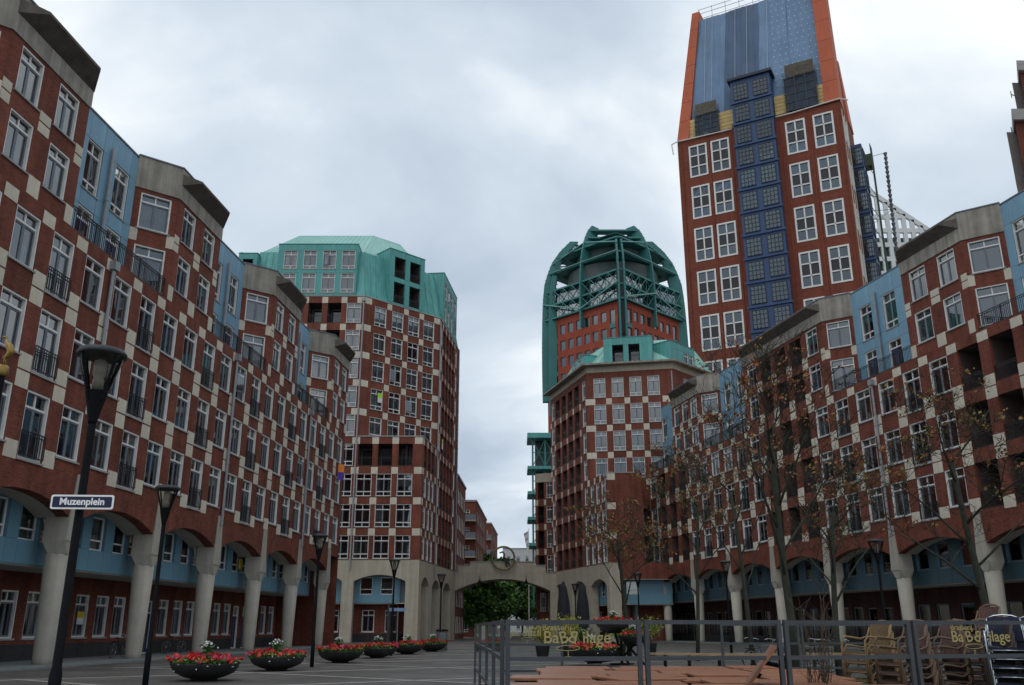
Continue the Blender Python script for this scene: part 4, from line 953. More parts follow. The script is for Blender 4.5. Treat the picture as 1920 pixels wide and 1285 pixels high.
for c in range(4):
    ps = seg_pts(c)
    for h_, (a, e) in enumerate(zip(ps, ps[1:])):
        b = MB(); g = MB()
        for z0, z1 in ((75.0, 78.2), (78.6, 82.0)):
            g.face([pt(a, z0, 1, -1.3), pt(e, z0, 1, -1.3), pt(e, z1, 1, -1.3), pt(a, z1, 1, -1.3)])
            for k in range(4):
                s0, s1 = k / 4, (k + 1) / 4
                p00, p10 = pt(a, z0, 1, 0.05).lerp(pt(e, z0, 1, 0.05), s0), pt(a, z0, 1, 0.05).lerp(pt(e, z0, 1, 0.05), s1)
                p01, p11 = pt(a, z1, 1, 0.05).lerp(pt(e, z1, 1, 0.05), s0), pt(a, z1, 1, 0.05).lerp(pt(e, z1, 1, 0.05), s1)
                b.tube(p00, p11, 0.1, n=4, caps=False); b.tube(p10, p01, 0.1, n=4, caps=False); b.tube(p00, p01, 0.08, n=4, caps=False)
        wob('cross_bracing', b.mesh('cross_bracing', TEALD), DT, Matrix.Identity(4)); wob('glazing', g.mesh('glazing', DG), DT, Matrix.Identity(4))
        b = MB()                                   # pale diagonal and horizontal tubes
        lo, hi = (a, e) if h_ == 1 else (a, e)
        m0, m1 = (pt(a, 75.0, 1, 0.5), pt(e, 79.0, 1, 0.5)) if (c + h_) % 2 else (pt(a, 79.0, 1, .5), pt(e, 75.0, 1, .5))
        b.tube(m0, m1, 0.2, n=6); wob('pale_tube', b.mesh('pale_tube', LTE), DT, Matrix.Identity(4)); b = MB()
        b.tube(pt(a, 90.0 if h_ == 0 else 93.2, 1, .3), pt(e, 93.2 if h_ == 0 else 90.0, 1, .3), 0.18, n=6); wob('pale_tube', b.mesh('pale_tube', LTE), DT, Matrix.Identity(4)); b = MB(); b.tube(pt(a, 87.4, 1, .4), pt(e, 87.4, 1, .4), 0.16, n=6)
        wob('pale_tube', b.mesh('pale_tube', LTE), DT, Matrix.Identity(4))
b = MB(); b.lathe([(10.8, 74.5), (10.8, 82.0), (11.4, 82.3), (11.4, 86.6), (9.0, 87.4), (9.0, 91.5), (5, 94.5), (1, 96)], 28, c=(C0.x, C0.y, 0)); wob('inner_drum', b.mesh('inner_drum', mat('drum_teal', (0.075, 0.10, 0.098), 0.7, 0.2, 0.5)), DT, Matrix.Identity(4))
b = MB()
for z in (76, 80, 84, 88, 92): b.box(-.9, .9, -0.3, .3, z - 26, z - 22.2)
b.box(-1.1, 1.1, 0.2, 0.5, 0, 84); wob('glazed_corner', b.mesh('glazed_corner', mat('dark_glazing', (0.02, 0.04, 0.05), 0.2)), DT, T(corner[1].x, corner[1].y - 0.3, 0))

# ================================================================== more distant buildings
TS = thing('steel_frame_building', 'slim turquoise steel frame with cross bracing and platforms beside the gate', 'building', (5, 152, 0))
for z in (32.3, 27.0, 22.8, 18.6, 14.4, 10):
    b = MB(); b.box(2.6, 8, 149.2, 156, z - 0.25, z + (0.6 if z > 32 else 0.25)); wob('platform', b.mesh('platform', TEAL), TS, Matrix.Identity(4))
b = MB()
for x in (3.5, 5.6, 7.8): b.box(x - .15, x + .15, 150, 150.3, 0, 32.1)
wob('post', b.mesh('post', TEALD), TS, Matrix.Identity(4))
b = MB()
for z0, z1 in ((27.3, 32), (22.9, 26.8), (18.8, 22.5), (14.6, 18.4), (10.2, 14.2)):
    for x0_, x1_ in ((3.5, 5.6), (5.6, 7.8)): b.tube((x0_, 150.1, z0), (x1_, 150.1, z1), 0.09, n=4); b.tube((x1_, 150.1, z0), (x0_, 150.1, z1), 0.09, n=4); b.tube((x0_, 150.1, (z0 + z1) / 2), (x1_, 150.1, (z0 + z1) / 2), 0.08, n=4)
wob('cross_bracing', b.mesh('cross_bracing', TEALD), TS, Matrix.Identity(4))
b = MB(); b.box(4, 8, 152, 156, 0, 32); wob('core', b.mesh('core', mat('core_dark', (0.09, 0.10, 0.10), 0.7)), TS, Matrix.Identity(4))
AN = thing('brick_annex', 'narrow brick annex with pale parapet between the gate and the corner block', 'building', (4.3, 124, 0))
facade(AN, (3.25, 123), (6.5, 121.6), 0, 20.4, [(2.0, 0.9, row(i) + .2, row(i) + 2.4, 'block') for i in range(4)] + [(0.75, 0.9, row(i) + .1, row(i) + 2.4, 'loggia') for i in range(4)] + [(0.9, .8, 3.5, 5.8, 'block'), (2.0, .8, 3.5, 5.8, 'block')], BRICK_B, block_stones([1.35, 0.18, 2.75], range(4), 0.16))
Fa_, La_ = frame((3.25, 123), (6.5, 121.6)); b = MB(); b.box(0, La_, -0.04, .4, 20.4, 21.6); wob('parapet', b.mesh('parapet', STONEB), AN, Fa_); b = MB(); b.box(0.02, La_, 2.0, 8, 0, 21); wob('rear_body', b.mesh('rear_body', BRICK_B), AN, Fa_)
b = MB(); b.box(0, La_, -0.02, 0.2, 0, 8.0); 
def street_house(name, label, A, B, Cc, zt, rows_, mt, front, side, w_=1.2, bal=False):
    """front facade A-B towards the square, side facade B-Cc towards the street"""
    root = thing(name, label, 'building', ((A[0] + B[0]) / 2, A[1] + 2, 0)); fh = (zt - 1) / rows_
    for (p, q, us) in ((A, B, front), (B, Cc, side)):
        facade(root, p, q, 0, zt, [(u, w_, 0.8 + fh * i, 0.8 + fh * i + min(2.1, fh * .62), 'block') for u in us for i in range(rows_)], mt)
        Fx, Lx = frame(p, q); b = MB(); b.box(-.1, Lx + .1, -.12, .5, zt, zt + .3); wob('parapet', b.mesh('parapet', SILL), root, Fx)
        if bal and p == A:
            for i in range(1, rows_):
                b = MB(); b.box(0.1, Lx - 0.0, -1.3, 0, fh * i + .6, fh * i + .8); o = wob('balcony', b.mesh('balcony', STONEB), root, Fx)
                b = MB(); b.box(0.1, Lx - 0.0, -1.3, -1.25, fh * i + .8, fh * i + 1.7); ob('balcony_front', b.mesh('balcony_front', GREYF), o)
    b = MB(); b.prism([(A[0], A[1] + 2), (B[0] - 2, B[1] + 2), (Cc[0] - 2, Cc[1]), (A[0], Cc[1])], 0, zt - .2); wob('rear_body', b.mesh('rear_body', mt), root, Matrix.Identity(4))
    return root
street_house('brick_house', 'brick street building just behind the left corner block', (-12, 118.6), (-7.2, 118.6), (-6.75, 131), 20.6, 6, BRICK_B, [], [1.5, 3.8, 6.1, 8.4, 10.7])
street_house('brick_house', 'brick flats with grey balconies farther along the street', (-8.6, 150), (-5.95, 150), (-5.0, 178), 21.4, 7, BRICK_B, [1.0], [3, 7, 11, 15, 19, 23], bal=True)
street_house('brick_house', 'lower brick flats at the far end of the street', (-7.2, 200), (-4.6, 200), (-3.6, 226), 23.2, 7, BRICK_B, [1.2], [3, 8, 13, 18, 23], bal=True)
street_house('white_office', 'low pale office block far beyond the gate', (-3, 300), (14, 300), (15, 320), 26, 6, mat('pale_wall', (0.5, 0.5, 0.5), 0.8), [2, 5, 8, 11, 14], [])
# white gridded civic building behind the tower
CHL = thing('civic_building', 'white gridded building with a sloping top behind the tower', 'building', (112, 232, 0))
Fc, Lc = frame((99, 230), (124, 230)); WG = mat('white_grid', (0.62, 0.64, 0.63), 0.6, 0.05)
def civic():
    b = MB(); n = 11; pit = Lc / n; ztop = lambda u: 118.9 - 0.8 * (u - 5.2)
    for i in range(n + 1):
        u = i * pit; b.box(u - 0.55, u + 0.55, 0, 0.8, 60, ztop(u) - 1.2)
    for j in range(12):
        z = 64 + j * 4.3
        for i in range(n):
            u = i * pit
            if z + 1.3 < ztop(u + pit) - 1.2: b.box(u + .55, u + pit - .55, 0.02, 0.78, z, z + 1.3)
    for i in range(n): u = i * pit; b.hexa([(u, 0, ztop(u) - 1.7), (u + pit, 0, ztop(u + pit) - 1.7), (u + pit, .8, ztop(u + pit) - 1.7), (u, .8, ztop(u) - 1.7)], [(u, 0, ztop(u)), (u + pit, 0, ztop(u + pit)), (u + pit, .8, ztop(u + pit)), (u, .8, ztop(u))])
    return b.mesh('grid_wall', WG)
wob('grid_wall', civic(), CHL, Fc)
b = MB(); b.box(0, Lc, 1.5, 10, 0, 106); wob('glazing', b.mesh('glazing', mat('green_glazing', (0.10, 0.19, 0.17), 0.15, 0.3, 0.4, spec=0.7)), CHL, Fc)
b = MB(); b.box(0, Lc, 0.0, 10, 0, 60); wob('lower_wall', b.mesh('lower_wall', WG), CHL, Fc)
# brick building beyond the right wing
EB = thing('brick_tower', 'dark brick tower with grey eaves rising at the right edge', 'building', (58, 82, 0))
for (xa, ya, zt) in ((49.9, 78, 49.2), (55.3, 84, 59.0)):
    bx_, by_ = xa * 1.16, ya * 1.18
    facade(EB, (bx_, by_), (xa, ya), 0, zt, [(u, 1.6, zt - 4.2 - 3.4 * i, zt - 1.8 - 3.4 * i, 'block') for u in (4, 8, 12) for i in range(6)], BRICK)
    facade(EB, (xa, ya), (xa + 16, ya), 0, zt, [(u, 1.6, zt - 4.2 - 3.4 * i, zt - 1.8 - 3.4 * i, 'block') for u in (3, 6, 9, 12) for i in range(6)], BRICK)
    b = MB(); b.prism([(xa - .5, ya - .5), (xa + 16, ya - .5), (bx_ + 16, by_), (bx_ - .3, by_)], zt, zt + 1.2); wob('eaves', b.mesh('eaves', SILL), EB, Matrix.Identity(4))
    b = MB(); b.prism([(xa + 3, ya + 2), (xa + 15, ya + 2), (bx_ + 13, by_), (bx_ + 3, by_)], 0, zt - .1); wob('rear_body', b.mesh('rear_body', BRICK), EB, Matrix.Identity(4))
b = MB(); b.tube((54.9, 84, 55.8), (53.6, 83.6, 56.0), .06); b.tube((54.9, 84, 51.5), (52.9, 83.6, 51.6), .08); b.tube((53.6, 83.6, 55.6), (53.6, 83.6, 56.4), .05); b.tube((52.9, 83.6, 51.2), (52.9, 83.6, 52), .06)
wob('bracket', b.mesh('bracket', GREYF), EB, Matrix.Identity(4))
# flag by the gate
FG = thing('flag', 'pale flag hanging on a thin pole beyond the gate', 'flag', (2.55, 140, 0))
b = MB(); b.tube((0, 0, 0), (0, 0, 16), 0.06, 0.04); ob('pole', b.mesh('pole', WHITE), FG)
b = MB()
for k in range(6): z0, z1 = 15.6 - k * .45, 15.6 - (k + 1) * .45; b.face([(-.05, 0, z0), (-.75 + .09 * k, .15 * (k % 2), z0 - .4), (-.75 + .09 * (k + 1), .15 * ((k + 1) % 2), z1 - .4), (-.05, 0, z1)])
ob('cloth', b.mesh('cloth', mat('flag_cloth', (0.6, 0.6, 0.62), 0.8)), FG)

# ================================================================== trees
def leafquad(b, c, size, rnd, m):
    a = Vector((rnd.gauss(0, 1), rnd.gauss(0, 1), rnd.gauss(0, 1))).normalized(); u = a.orthogonal().normalized(); v = a.cross(u)
    s1 = size * rnd.uniform(.6, 1.3); s2 = s1 * rnd.uniform(.45, .8); c = Vector(c)
    b.face([c - u * s1, c + v * s2, c + u * s1, c - v * s2], m)
BARK = mat('bark', (0.032, 0.034, 0.022), 0.9, 0.35, 5, bump=0.5)
LEAFA = [mat('leaf_rust', (0.26, 0.075, 0.02), 0.6, 0.3, 8), mat('leaf_ochre', (0.25, 0.145, 0.03), 0.6, 0.3, 8), mat('leaf_olive', (0.12, 0.11, 0.03), 0.6, 0.3, 8)]
def leaf_tree(root, h, r0, seed, leaf_n, leaf_s, mats, spread=0.55, first=0.42, mix=(0.5, 0.35, 0.15), fork=None, density=0.5, depth=4, bark=None, lean=(0, 0), clump=False):
    rnd = random.Random(seed); tb = MB(); lf = MB(); tips = []
    def grow(p, d, L, r, lev):
        n = 4 if lev < 2 else 3; pts = [p.copy()]; rs = [r]; q = p.copy(); dd = d.copy()
        for k in range(n):
            dd = (dd + Vector((rnd.gauss(0, .11), rnd.gauss(0, .11), rnd.gauss(0.03, .07))) * (1 if lev else 0.35)).normalized()
            q = q + dd * (L / n); pts.append(q.copy()); rs.append(r * (1 - 0.55 * (k + 1) / n) if lev else r * (1 - 0.42 * (k + 1) / n))
        tb.path(pts, rs, 7 if lev == 0 else (5 if lev < 3 else 3))
        if lev >= 2:
            for k in range(1, len(pts)): tips.append((pts[k], lev))
        if lev < depth:
            nb = (7 if lev == 0 else rnd.choice((3, 4)))
            for k in range(nb):
                t = (first + (1 - first) * k / (nb - 1)) if lev == 0 else rnd.uniform(0.35, 1.0)
                f = t * n; i = min(int(f), n - 1); P = pts[i].lerp(pts[i + 1], f - i)
                az = k * 2.4 + rnd.uniform(-.5, .5); side = Vector((math.cos(az), math.sin(az), 0))
                up = rnd.uniform(.45, 1.0) if lev == 0 else rnd.uniform(-.05, .65)
                nd = (side * spread * 1.5 + Vector((0, 0, up)) + dd * (0.2 if lev == 0 else .55)).normalized()
                ll = (h * 0.36 * (1.15 - 0.5 * t)) if lev == 0 else L * rnd.uniform(.5, .72)
                grow(P, nd, ll, max(rs[i] * (0.42 if lev == 0 else .52), 0.008), lev + 1)
    grow(Vector((0, 0, 0)), Vector((lean[0], lean[1], 1)).normalized(), h * 0.72, r0, 0)
    if clump:
        tips = [t_ for t_ in tips if t_[1] == depth]; tips = [tips[rnd.randrange(len(tips))] for _ in range(max(8, leaf_n // 9))]
    for _ in range(leaf_n):
        p, lv = rnd.choice(tips)
        if rnd.random() > density and lv < depth: continue
        c = p + Vector((rnd.gauss(0, .16), rnd.gauss(0, .16), rnd.gauss(-.05, .14))) * (leaf_s / 0.1)
        x = rnd.random(); m = 0 if x < mix[0] else (1 if x < mix[0] + mix[1] else 2); leafquad(lf, c, leaf_s, rnd, m)
    ob('trunk', tb.mesh('trunk', bark or BARK, True), root); ob('crown', lf.mesh('crown', mats), root)
for (x, y, h, r, sd, n, mixx, lb, sp) in (
        (7.45, 25, 9.0, .19, 11, 1500, (.62, .25, .13), 'tall rust-leaved tree with the thickest trunk, behind the wooden tables', .50),
        (12.3, 24, 7.9, .17, 23, 1700, (.22, .60, .18), 'ochre-leaved tree behind the stacked chairs at the right edge', .62),
        (9.95, 29, 6.9, .17, 31, 1100, (.75, .15, .10), 'slim rust-leaved tree with mossy trunk behind the leftmost tan chair stack', .60),
        (9.15, 36, 9.3, .15, 45, 1300, (.55, .30, .15), 'thin sparse tree in front of the second arch, left of the tallest tree', .50),
        (8.4, 43, 9.6, .15, 53, 1900, (.30, .50, .20), 'ochre-leaved tree behind the round wooden bench', .50),
        (6.2, 50, 8.3, .20, 64, 2600, (.30, .52, .18), 'ochre-leaved tree in front of the blank brick wall near the gate', .62)):
    t_ = thing('square_tree', lb, 'tree', (x, y, 0), sd, 'sparse autumn trees on the square')
    leaf_tree(t_, h, r * .66, sd, int(n * 0.42), 0.056 if y < 40 else 0.078, LEAFA, sp, mix=mixx, depth=5, clump=True)
LEAFG = [mat('leaf_green', (0.055, 0.13, 0.02), 0.55, 0.3, 3), mat('leaf_bright', (0.11, 0.24, 0.03), 0.55, 0.3, 3), mat('leaf_deep', (0.03, 0.075, 0.016), 0.55, 0.3, 3)]
GREENBARK = mat('grey_bark', (0.06, 0.055, 0.045), 0.9, 0.3, 4)
for (x, y, h, sd, mixx, lb) in ((-3.2, 134, 9.2, 3, (.4, .1, .5), 'dark green street tree nearest behind the gate'), (-1.0, 150, 9.8, 4, (.5, .15, .35), 'green street tree in the middle beyond the gate'),
        (1.9, 165, 10.5, 5, (.35, .6, .05), 'bright green street tree on the right beyond the gate'), (-3.8, 168, 14, 6, (.5, .1, .4), 'tall dark green tree against the street flats beyond the gate'), (4.6, 190, 10, 8, (.3, .65, .05), 'bright green tree farthest along the street')):
    t_ = thing('street_tree', lb, 'tree', (x, y, 0), sd, 'green trees beyond the gate')
    leaf_tree(t_, h, .22, sd * 7, 14000, 0.30, LEAFG, .75, mix=mixx, density=.8, bark=GREENBARK, depth=3, first=0.2)

# ================================================================== street lamps
LGL = glassmat('lamp_glass', (0.80, 0.78, 0.72), 1.2, 0.02)
def lamp_meshes():
    H = 5.0; d = {}
    b = MB(); b.lathe([(0.075, 0), (0.075, 0.9), (0.056, 1.0), (0.05, H - 0.98), (0.05, H - 0.97)], 14); d['pole'] = b.mesh('pole', BLACKM, True)
    b = MB(); b.lathe([(0.05, H - 1.0), (0.06, H - 0.95), (0.14, H - 0.57), (0.145, H - 0.55), (0.08, H - 0.54)], 18); d['cone'] = b.mesh('cone', BLACKM, True)
    b = MB(); b.lathe([(0.14, H - 0.55), (0.20, H - 0.36), (0.26, H - 0.16), (0.275, H - 0.075)], 24); b.f = b.f[:-2]; b.m = b.m[:-2]; d['globe'] = b.mesh('globe', LGL, True)
    b = MB(); b.lathe([(0.275, H - 0.07), (0.315, H - 0.075), (0.32, H - 0.03), (0.28, H + 0.02), (0.1, H + 0.05), (0.0, H + 0.055)], 28); d['cap'] = b.mesh('cap', mat('lamp_cap', (0.02, 0.025, 0.03), 0.5, .1), True)
    b = MB(); b.lathe([(0.07, H - 0.54), (0.075, H - 0.40), (0.06, H - 0.38), (0.085, H - 0.32), (0.085, H - 0.14), (0.03, H - 0.1)], 14); d['bulb'] = b.mesh('bulb', mat('lamp_bulb', (0.26, 0.26, 0.25), 0.4), True)
    b = MB(); b.path([(0.12, 0, H - .68), (0.15, 0, H - 0.55), (0.215, 0, H - .34), (0.275, 0, H - .16), (0.298, 0, H - 0.06)], 0.02, 5); d['strut'] = b.mesh('strut', BLACKM)
    return d
LM = lamp_meshes()
def lamp(x, y, lb, rz=0):
    t_ = thing('street_lamp', lb, 'street lamp', (x, y, 0), rz, 'black street lamps with glass cone heads')
    for k in ('pole', 'cone', 'globe', 'cap', 'bulb'): ob(k, LM[k], t_)
    for k in range(4): ob('strut', LM['strut'], t_, Matrix.Rotation(R(45 + 90 * k), 4, 'Z'))
lamp(-5.53, 11.57, 'nearest black street lamp carrying the street name plate', .3)
lamp(-9.12, 23.8, 'black street lamp just left of the nearest flower bowl', .5)
lamp(-7.72, 36.7, 'black street lamp between the second and third flower bowls', .2)
lamp(-6.45, 50.6, 'black street lamp in front of the wide stone arch of the left corner block')
lamp(-4.92, 64.5, 'black street lamp by the grey litter bin near the gate')
lamp(15.47, 38.9, 'black street lamp between two columns of the right arcade', .4)
lamp(12.0, 51.8, 'black street lamp in the right arcade left of the tallest tree')
lamp(8.58, 63.2, 'black street lamp beside the tree nearest the gate')
lamp(5.36, 78.9, 'black street lamp between the two closed parasols')
# street name plate on the nearest lamp
def text_mesh(txt, size, bold=0.0, extrude=0.003):
    cu = bpy.data.curves.new('txt', 'FONT'); cu.body = txt; cu.size = size; cu.align_x = 'CENTER'; cu.align_y = 'CENTER'; cu.extrude = extrude; cu.offset = bold; cu.resolution_u = 4
    o = bpy.data.objects.new('txt', cu); COL.objects.link(o); dg = bpy.context.evaluated_depsgraph_get(); dg.update()
    me = bpy.data.meshes.new_from_object(o.evaluated_get(dg)); bpy.data.objects.remove(o); bpy.data.curves.remove(cu); return me
SW = mat('sign_white', (0.86, 0.86, 0.86), 0.3, 0.02); SN = mat('sign_navy', (0.008, 0.01, 0.05), 0.35, 0.1)
SG = thing('street_sign', 'dark blue street name plate with white border reading Muzenplein on the nearest lamp', 'sign', (-5.44, 11.42, 2.965), R(4)); SG.scale = (.9, .9, .9)
def rrect(w_, h_, r_, n=6):
    pts = []
    for cx_, cy_, a0 in ((w_ / 2 - r_, h_ / 2 - r_, 0), (-w_ / 2 + r_, h_ / 2 - r_, 90), (-w_ / 2 + r_, -h_ / 2 + r_, 180), (w_ / 2 - r_, -h_ / 2 + r_, 270)):
        for k in range(n + 1): a = R(a0 + 90 * k / n); pts.append((cx_ + r_ * math.cos(a), cy_ + r_ * math.sin(a)))
    return pts
def plate(w_, h_, r_, y0, y1, mt, nm):
    b = MB(); p = rrect(w_, h_, r_); b.hexa([(x, y0, z) for x, z in p], [(x, y1, z) for x, z in p]); return b.mesh(nm, mt)
ob('border', plate(0.86, 0.2, .03, 0, 0.012, SW, 'border'), SG); ob('face', plate(0.81, 0.15, .02, -0.004, 0.001, SN, 'face'), SG)
tm = text_mesh('Muzenplein', 0.135, 0.0035); tm.materials.append(SW); ob('lettering', tm, SG, T(0, -0.005, 0.002) @ Matrix.Rotation(R(90), 4, 'X'))
b = MB(); b.box(-0.06, 0.06, 0.012, 0.1, -0.05, 0.05); ob('clamp', b.mesh('clamp', BLACKM), SG)
# gilded bird on a pole
GOLD = mat('gold', (0.26, 0.17, 0.05), 0.4, 0.2, 6, metal=0.7)
BD = thing('bird_post', 'gilded bird standing on a dark post at the left edge', 'sculpture', (-7.30, 12.3, 0), R(8))
b = MB(); b.lathe([(0.09, 0), (0.075, 4.85), (0.075, 4.88)], 14); ob('post', b.mesh('post', BLACKM, True), BD)
b = MB(); b.lathe([(0.1, 4.6), (0.11, 4.62), (0.11, 4.74), (0.09, 4.76)], 16); ob('collar', b.mesh('collar', GOLD, True), BD, T(0, 0, .26))
b = MB(); b.path([(0.0, 0, 4.93), (0.1, 0, 4.98), (0.16, 0, 5.1), (0.1, 0, 5.25), (0.02, 0, 5.33), (0.0, 0, 5.42)], [0.02, 0.06, 0.085, 0.075, 0.035, 0.03], 10); b.path([(0.0, 0, 5.42), (-0.04, 0, 5.45), (-0.13, 0, 5.43)], [0.035, 0.028, 0.006], 8)
b.path([(0.08, 0.03, 5.0), (0.06, 0.03, 4.88), (0.08, 0.03, 4.76)], 0.012, 5); b.path([(0.08, -0.03, 5.0), (0.05, -0.03, 4.88), (0.07, -0.03, 4.76)], 0.012, 5)
ob('bird', b.mesh('bird', GOLD, True), BD, T(0, 0, 5.02) @ Matrix.Scale(.62, 4) @ T(0, 0, -4.76))

# ================================================================== flower bowls
BOWL = mat('bowl_metal', (0.020, 0.020, 0.021), 0.55, 0.3, 3)
FOL = [mat('bowl_leaf', (0.035, 0.10, 0.018), 0.6, 0.3, 6), mat('bowl_leaf_light', (0.08, 0.16, 0.03), 0.6, 0.3, 6)]
RED = [mat('petal_red', (0.52, 0.022, 0.022), 0.5, 0.25, 9), mat('petal_coral', (0.62, 0.09, 0.05), 0.5, 0.2, 9), mat('petal_pink', (0.52, 0.05, 0.13), 0.5, 0.2, 9)]
YEL = mat('petal_yellow', (0.68, 0.42, 0.03), 0.5, 0.2, 9); WHP = mat('petal_white', (0.72, 0.72, 0.70), 0.5, 0.1, 9)
def bloom(b, c, r, rnd, m):
    c = Vector(c)
    for k in range(7):
        d = Vector((rnd.gauss(0, 1), rnd.gauss(0, 1), abs(rnd.gauss(.5, 1)))).normalized(); leafquad(b, c + d * r * .6, r * .75, rnd, m)
def bowl_variant(seed, white=True):
    rnd = random.Random(seed); d = {}
    b = MB(); b.lathe([(0.34, 0), (0.36, 0.02), (0.38, 0.06), (0.55, 0.1), (0.82, 0.22), (0.93, 0.36), (0.95, 0.44), (0.96, 0.47), (0.93, 0.48), (0.90, 0.44), (0.0, 0.42)], 36); d['bowl'] = b.mesh('bowl', BOWL, True)
    b = MB()
    for _ in range(1500):
        a = rnd.uniform(0, 6.283); r = 0.98 * math.sqrt(rnd.random()); leafquad(b, (r * math.cos(a), r * math.sin(a), 0.46 + 0.2 * rnd.random() * (1.1 - 0.5 * r)), 0.055, rnd, 0 if rnd.random() < .7 else 1)
    if white:
        for _ in range(170): leafquad(b, (rnd.gauss(.0, .09), rnd.gauss(0.1, .09), rnd.uniform(.6, .98)), 0.05, rnd, 0)
    d['foliage'] = b.mesh('foliage', FOL)
    b = MB(); hue = rnd.random()
    for _ in range(105):
        a = rnd.uniform(0, 6.283); r = rnd.uniform(.25, 1.04); m = rnd.choice((0, 0, 0, 1, 2)); bloom(b, (r * math.cos(a), r * math.sin(a), 0.68 - 0.12 * r + rnd.uniform(-.05, .07)), rnd.choice((.05, .07, .11)), rnd, m)
    d['red_flowers'] = b.mesh('red_flowers', RED)
    b = MB()
    for q in range(5):
        a0 = rnd.uniform(0, 6.283)
        for _ in range(9): a = a0 + rnd.gauss(0, .16); r = rnd.uniform(.7, 1.0); bloom(b, (r * math.cos(a), r * math.sin(a), 0.56 + rnd.uniform(-.03, .05)), .033, rnd, 0)
    d['yellow_flowers'] = b.mesh('yellow_flowers', YEL)
    if white:
        b = MB()
        for _ in range(15): bloom(b, (rnd.gauss(0, .11), rnd.gauss(.1, .11), rnd.uniform(.88, 1.05)), .045, rnd, 0)
        for _ in range(8): a = rnd.uniform(3.6, 6.5); bloom(b, (1.02 * math.cos(a), 1.02 * math.sin(a), .42 + rnd.uniform(-.15, .08)), .03, rnd, 0)
        d['white_flowers'] = b.mesh('white_flowers', WHP)
    return d
BV = [bowl_variant(5), bowl_variant(17), bowl_variant(29)]
def bowl(x, y, z, v, rz, lb, s=1.0):
    t_ = thing('flower_bowl', lb, 'planter', (x, y, z), rz, 'black flower bowls'); t_.scale = (s, s, s)
    for k, me in BV[v].items():
        o = ob(k, me, t_)
        if k != 'bowl': o['kind'] = 'stuff'
bowl(-8.83, 27.4, 0, 0, .2, 'nearest black flower bowl, right of the second street lamp')
bowl(-8.33, 33.7, 0, 1, .9, 'second flower bowl from the front with tall white flowers in the middle')
bowl(-7.45, 41.2, 0, 2, 2.1, 'third flower bowl, just right of the third lamp post')
bowl(-6.75, 47.6, 0, 1, 3.4, 'fourth flower bowl along the left row')
bowl(-6.0, 54.2, 0, 0, 4.2, 'fifth flower bowl, second from the far end of the left row')
bowl(-5.1, 60.1, 0, 2, 5.0, 'farthest flower bowl of the left row, before the litter bin')
bowl(3.25, 38.0, 0.15, 1, 1.0, 'flower bowl standing lowest of the tiered stand behind the glass lettering')
FS = thing('flower_stand', 'dark tiered stand with splayed arms carrying three flower bowls', 'plant stand', (4.5, 38.9, 0))
b = MB(); b.lathe([(0.5, 0), (0.5, 0.06), (0.06, 0.08), (0.05, 1.3)], 16); ob('post', b.mesh('post', BLACKM), FS)
for k, (px_, py_, pz_) in enumerate(((-0.25, 0, 1.28), (0.45, -.5, .78), (-1.2, -.9, .12))):
    b = MB(); b.tube((0, 0, .25), (px_, py_, pz_), 0.05); b.tube((px_ - .3, py_, pz_), (px_ + .3, py_, pz_), .05); ob('arm', b.mesh('arm', BLACKM), FS)
b = MB(); b.tube((0.3, -.2, 0), (-.4, -.3, .9), .05); b.tube((.9, -.3, 0), (.1, -.2, .9), .05); ob('brace', b.mesh('brace', BLACKM), FS)
bowl(4.2, 38.9, 1.30, 2, 0.4, 'flower bowl on the top tier of the stand', .78)
bowl(4.98, 38.4, 0.80, 0, 2.4, 'flower bowl on the middle tier of the stand', .70)

# ================================================================== café terrace: glazed screens
GOLDT = mat('gold_lettering', (0.36, 0.29, 0.11), 0.5, 0.1, 8)
def bar(b, p, q, r): b.tube(p, q, r * 1.15, n=4)
def screen(A, B, label, zt=1.545, zm=1.085, lettering=None, mirror=False, legs=True):
    F, L = frame(A, B); t_ = thing('glass_screen', label, 'screen', (A[0], A[1], 0), math.atan2(B[1] - A[1], B[0] - A[0]), 'glazed café screens')
    t = 0.055
    for u in (t / 2, L - t / 2):
        b = MB(); b.box(u - t / 2, u + t / 2, -t / 2, t / 2, 0, zt); b.box(u - .12, u + .12, -.25, .25, 0, .02); ob('post', b.mesh('post', GREYM), t_)
    for z in (zt - 0.055, zm - 0.025, 0.5, 0.12):
        b = MB(); b.box(t, L - t, -0.024, 0.024, z, z + 0.05); ob('rail', b.mesh('rail', GREYM), t_)
    for z0, z1 in ((zm + 0.025, zt - .055), (0.55, zm - .025)):
        b = MB(); b.face([(t, 0, z0), (L - t, 0, z0), (L - t, 0, z1), (t, 0, z1)]); ob('pane', b.mesh('pane', CLEAR), t_)
    if lettering:
        for txt, size, x, z, rot, bold, flip in lettering:
            if mirror: x = 1 - x
            me = text_mesh(txt, size, bold, 0.0015); me.materials.append(GOLDT)
            M = T(L * x, -0.008, zm + z) @ Matrix.Rotation(R(90), 4, 'X') @ Matrix.Rotation(R(rot), 4, 'Z')
            if bool(mirror) != bool(flip): M = M @ Matrix.Diagonal((-1, 1, 1, 1))
            o = ob('lettering', me, t_, M)
        b = MB(); ex_ = .456 if not mirror else .544
        for k in range(24):
            a0, a1 = k * math.pi / 12, (k + 1) * math.pi / 12
            b.tube((L * ex_ + .145 * math.cos(a0), -.007, zm + .125 + .03 * math.sin(a0)), (L * ex_ + .145 * math.cos(a1), -.007, zm + .125 + .03 * math.sin(a1)), .005, n=4)
        b.tube((L * ex_, -.007, zm + .085), (L * ex_, -.007, zm + .03), .006, n=4); b.box(L * ex_ - .04, L * ex_ + .04, -.01, -.005, zm + .018, zm + .028)
        ob('table_emblem', b.mesh('table_emblem', GOLDT), t_)
    return t_
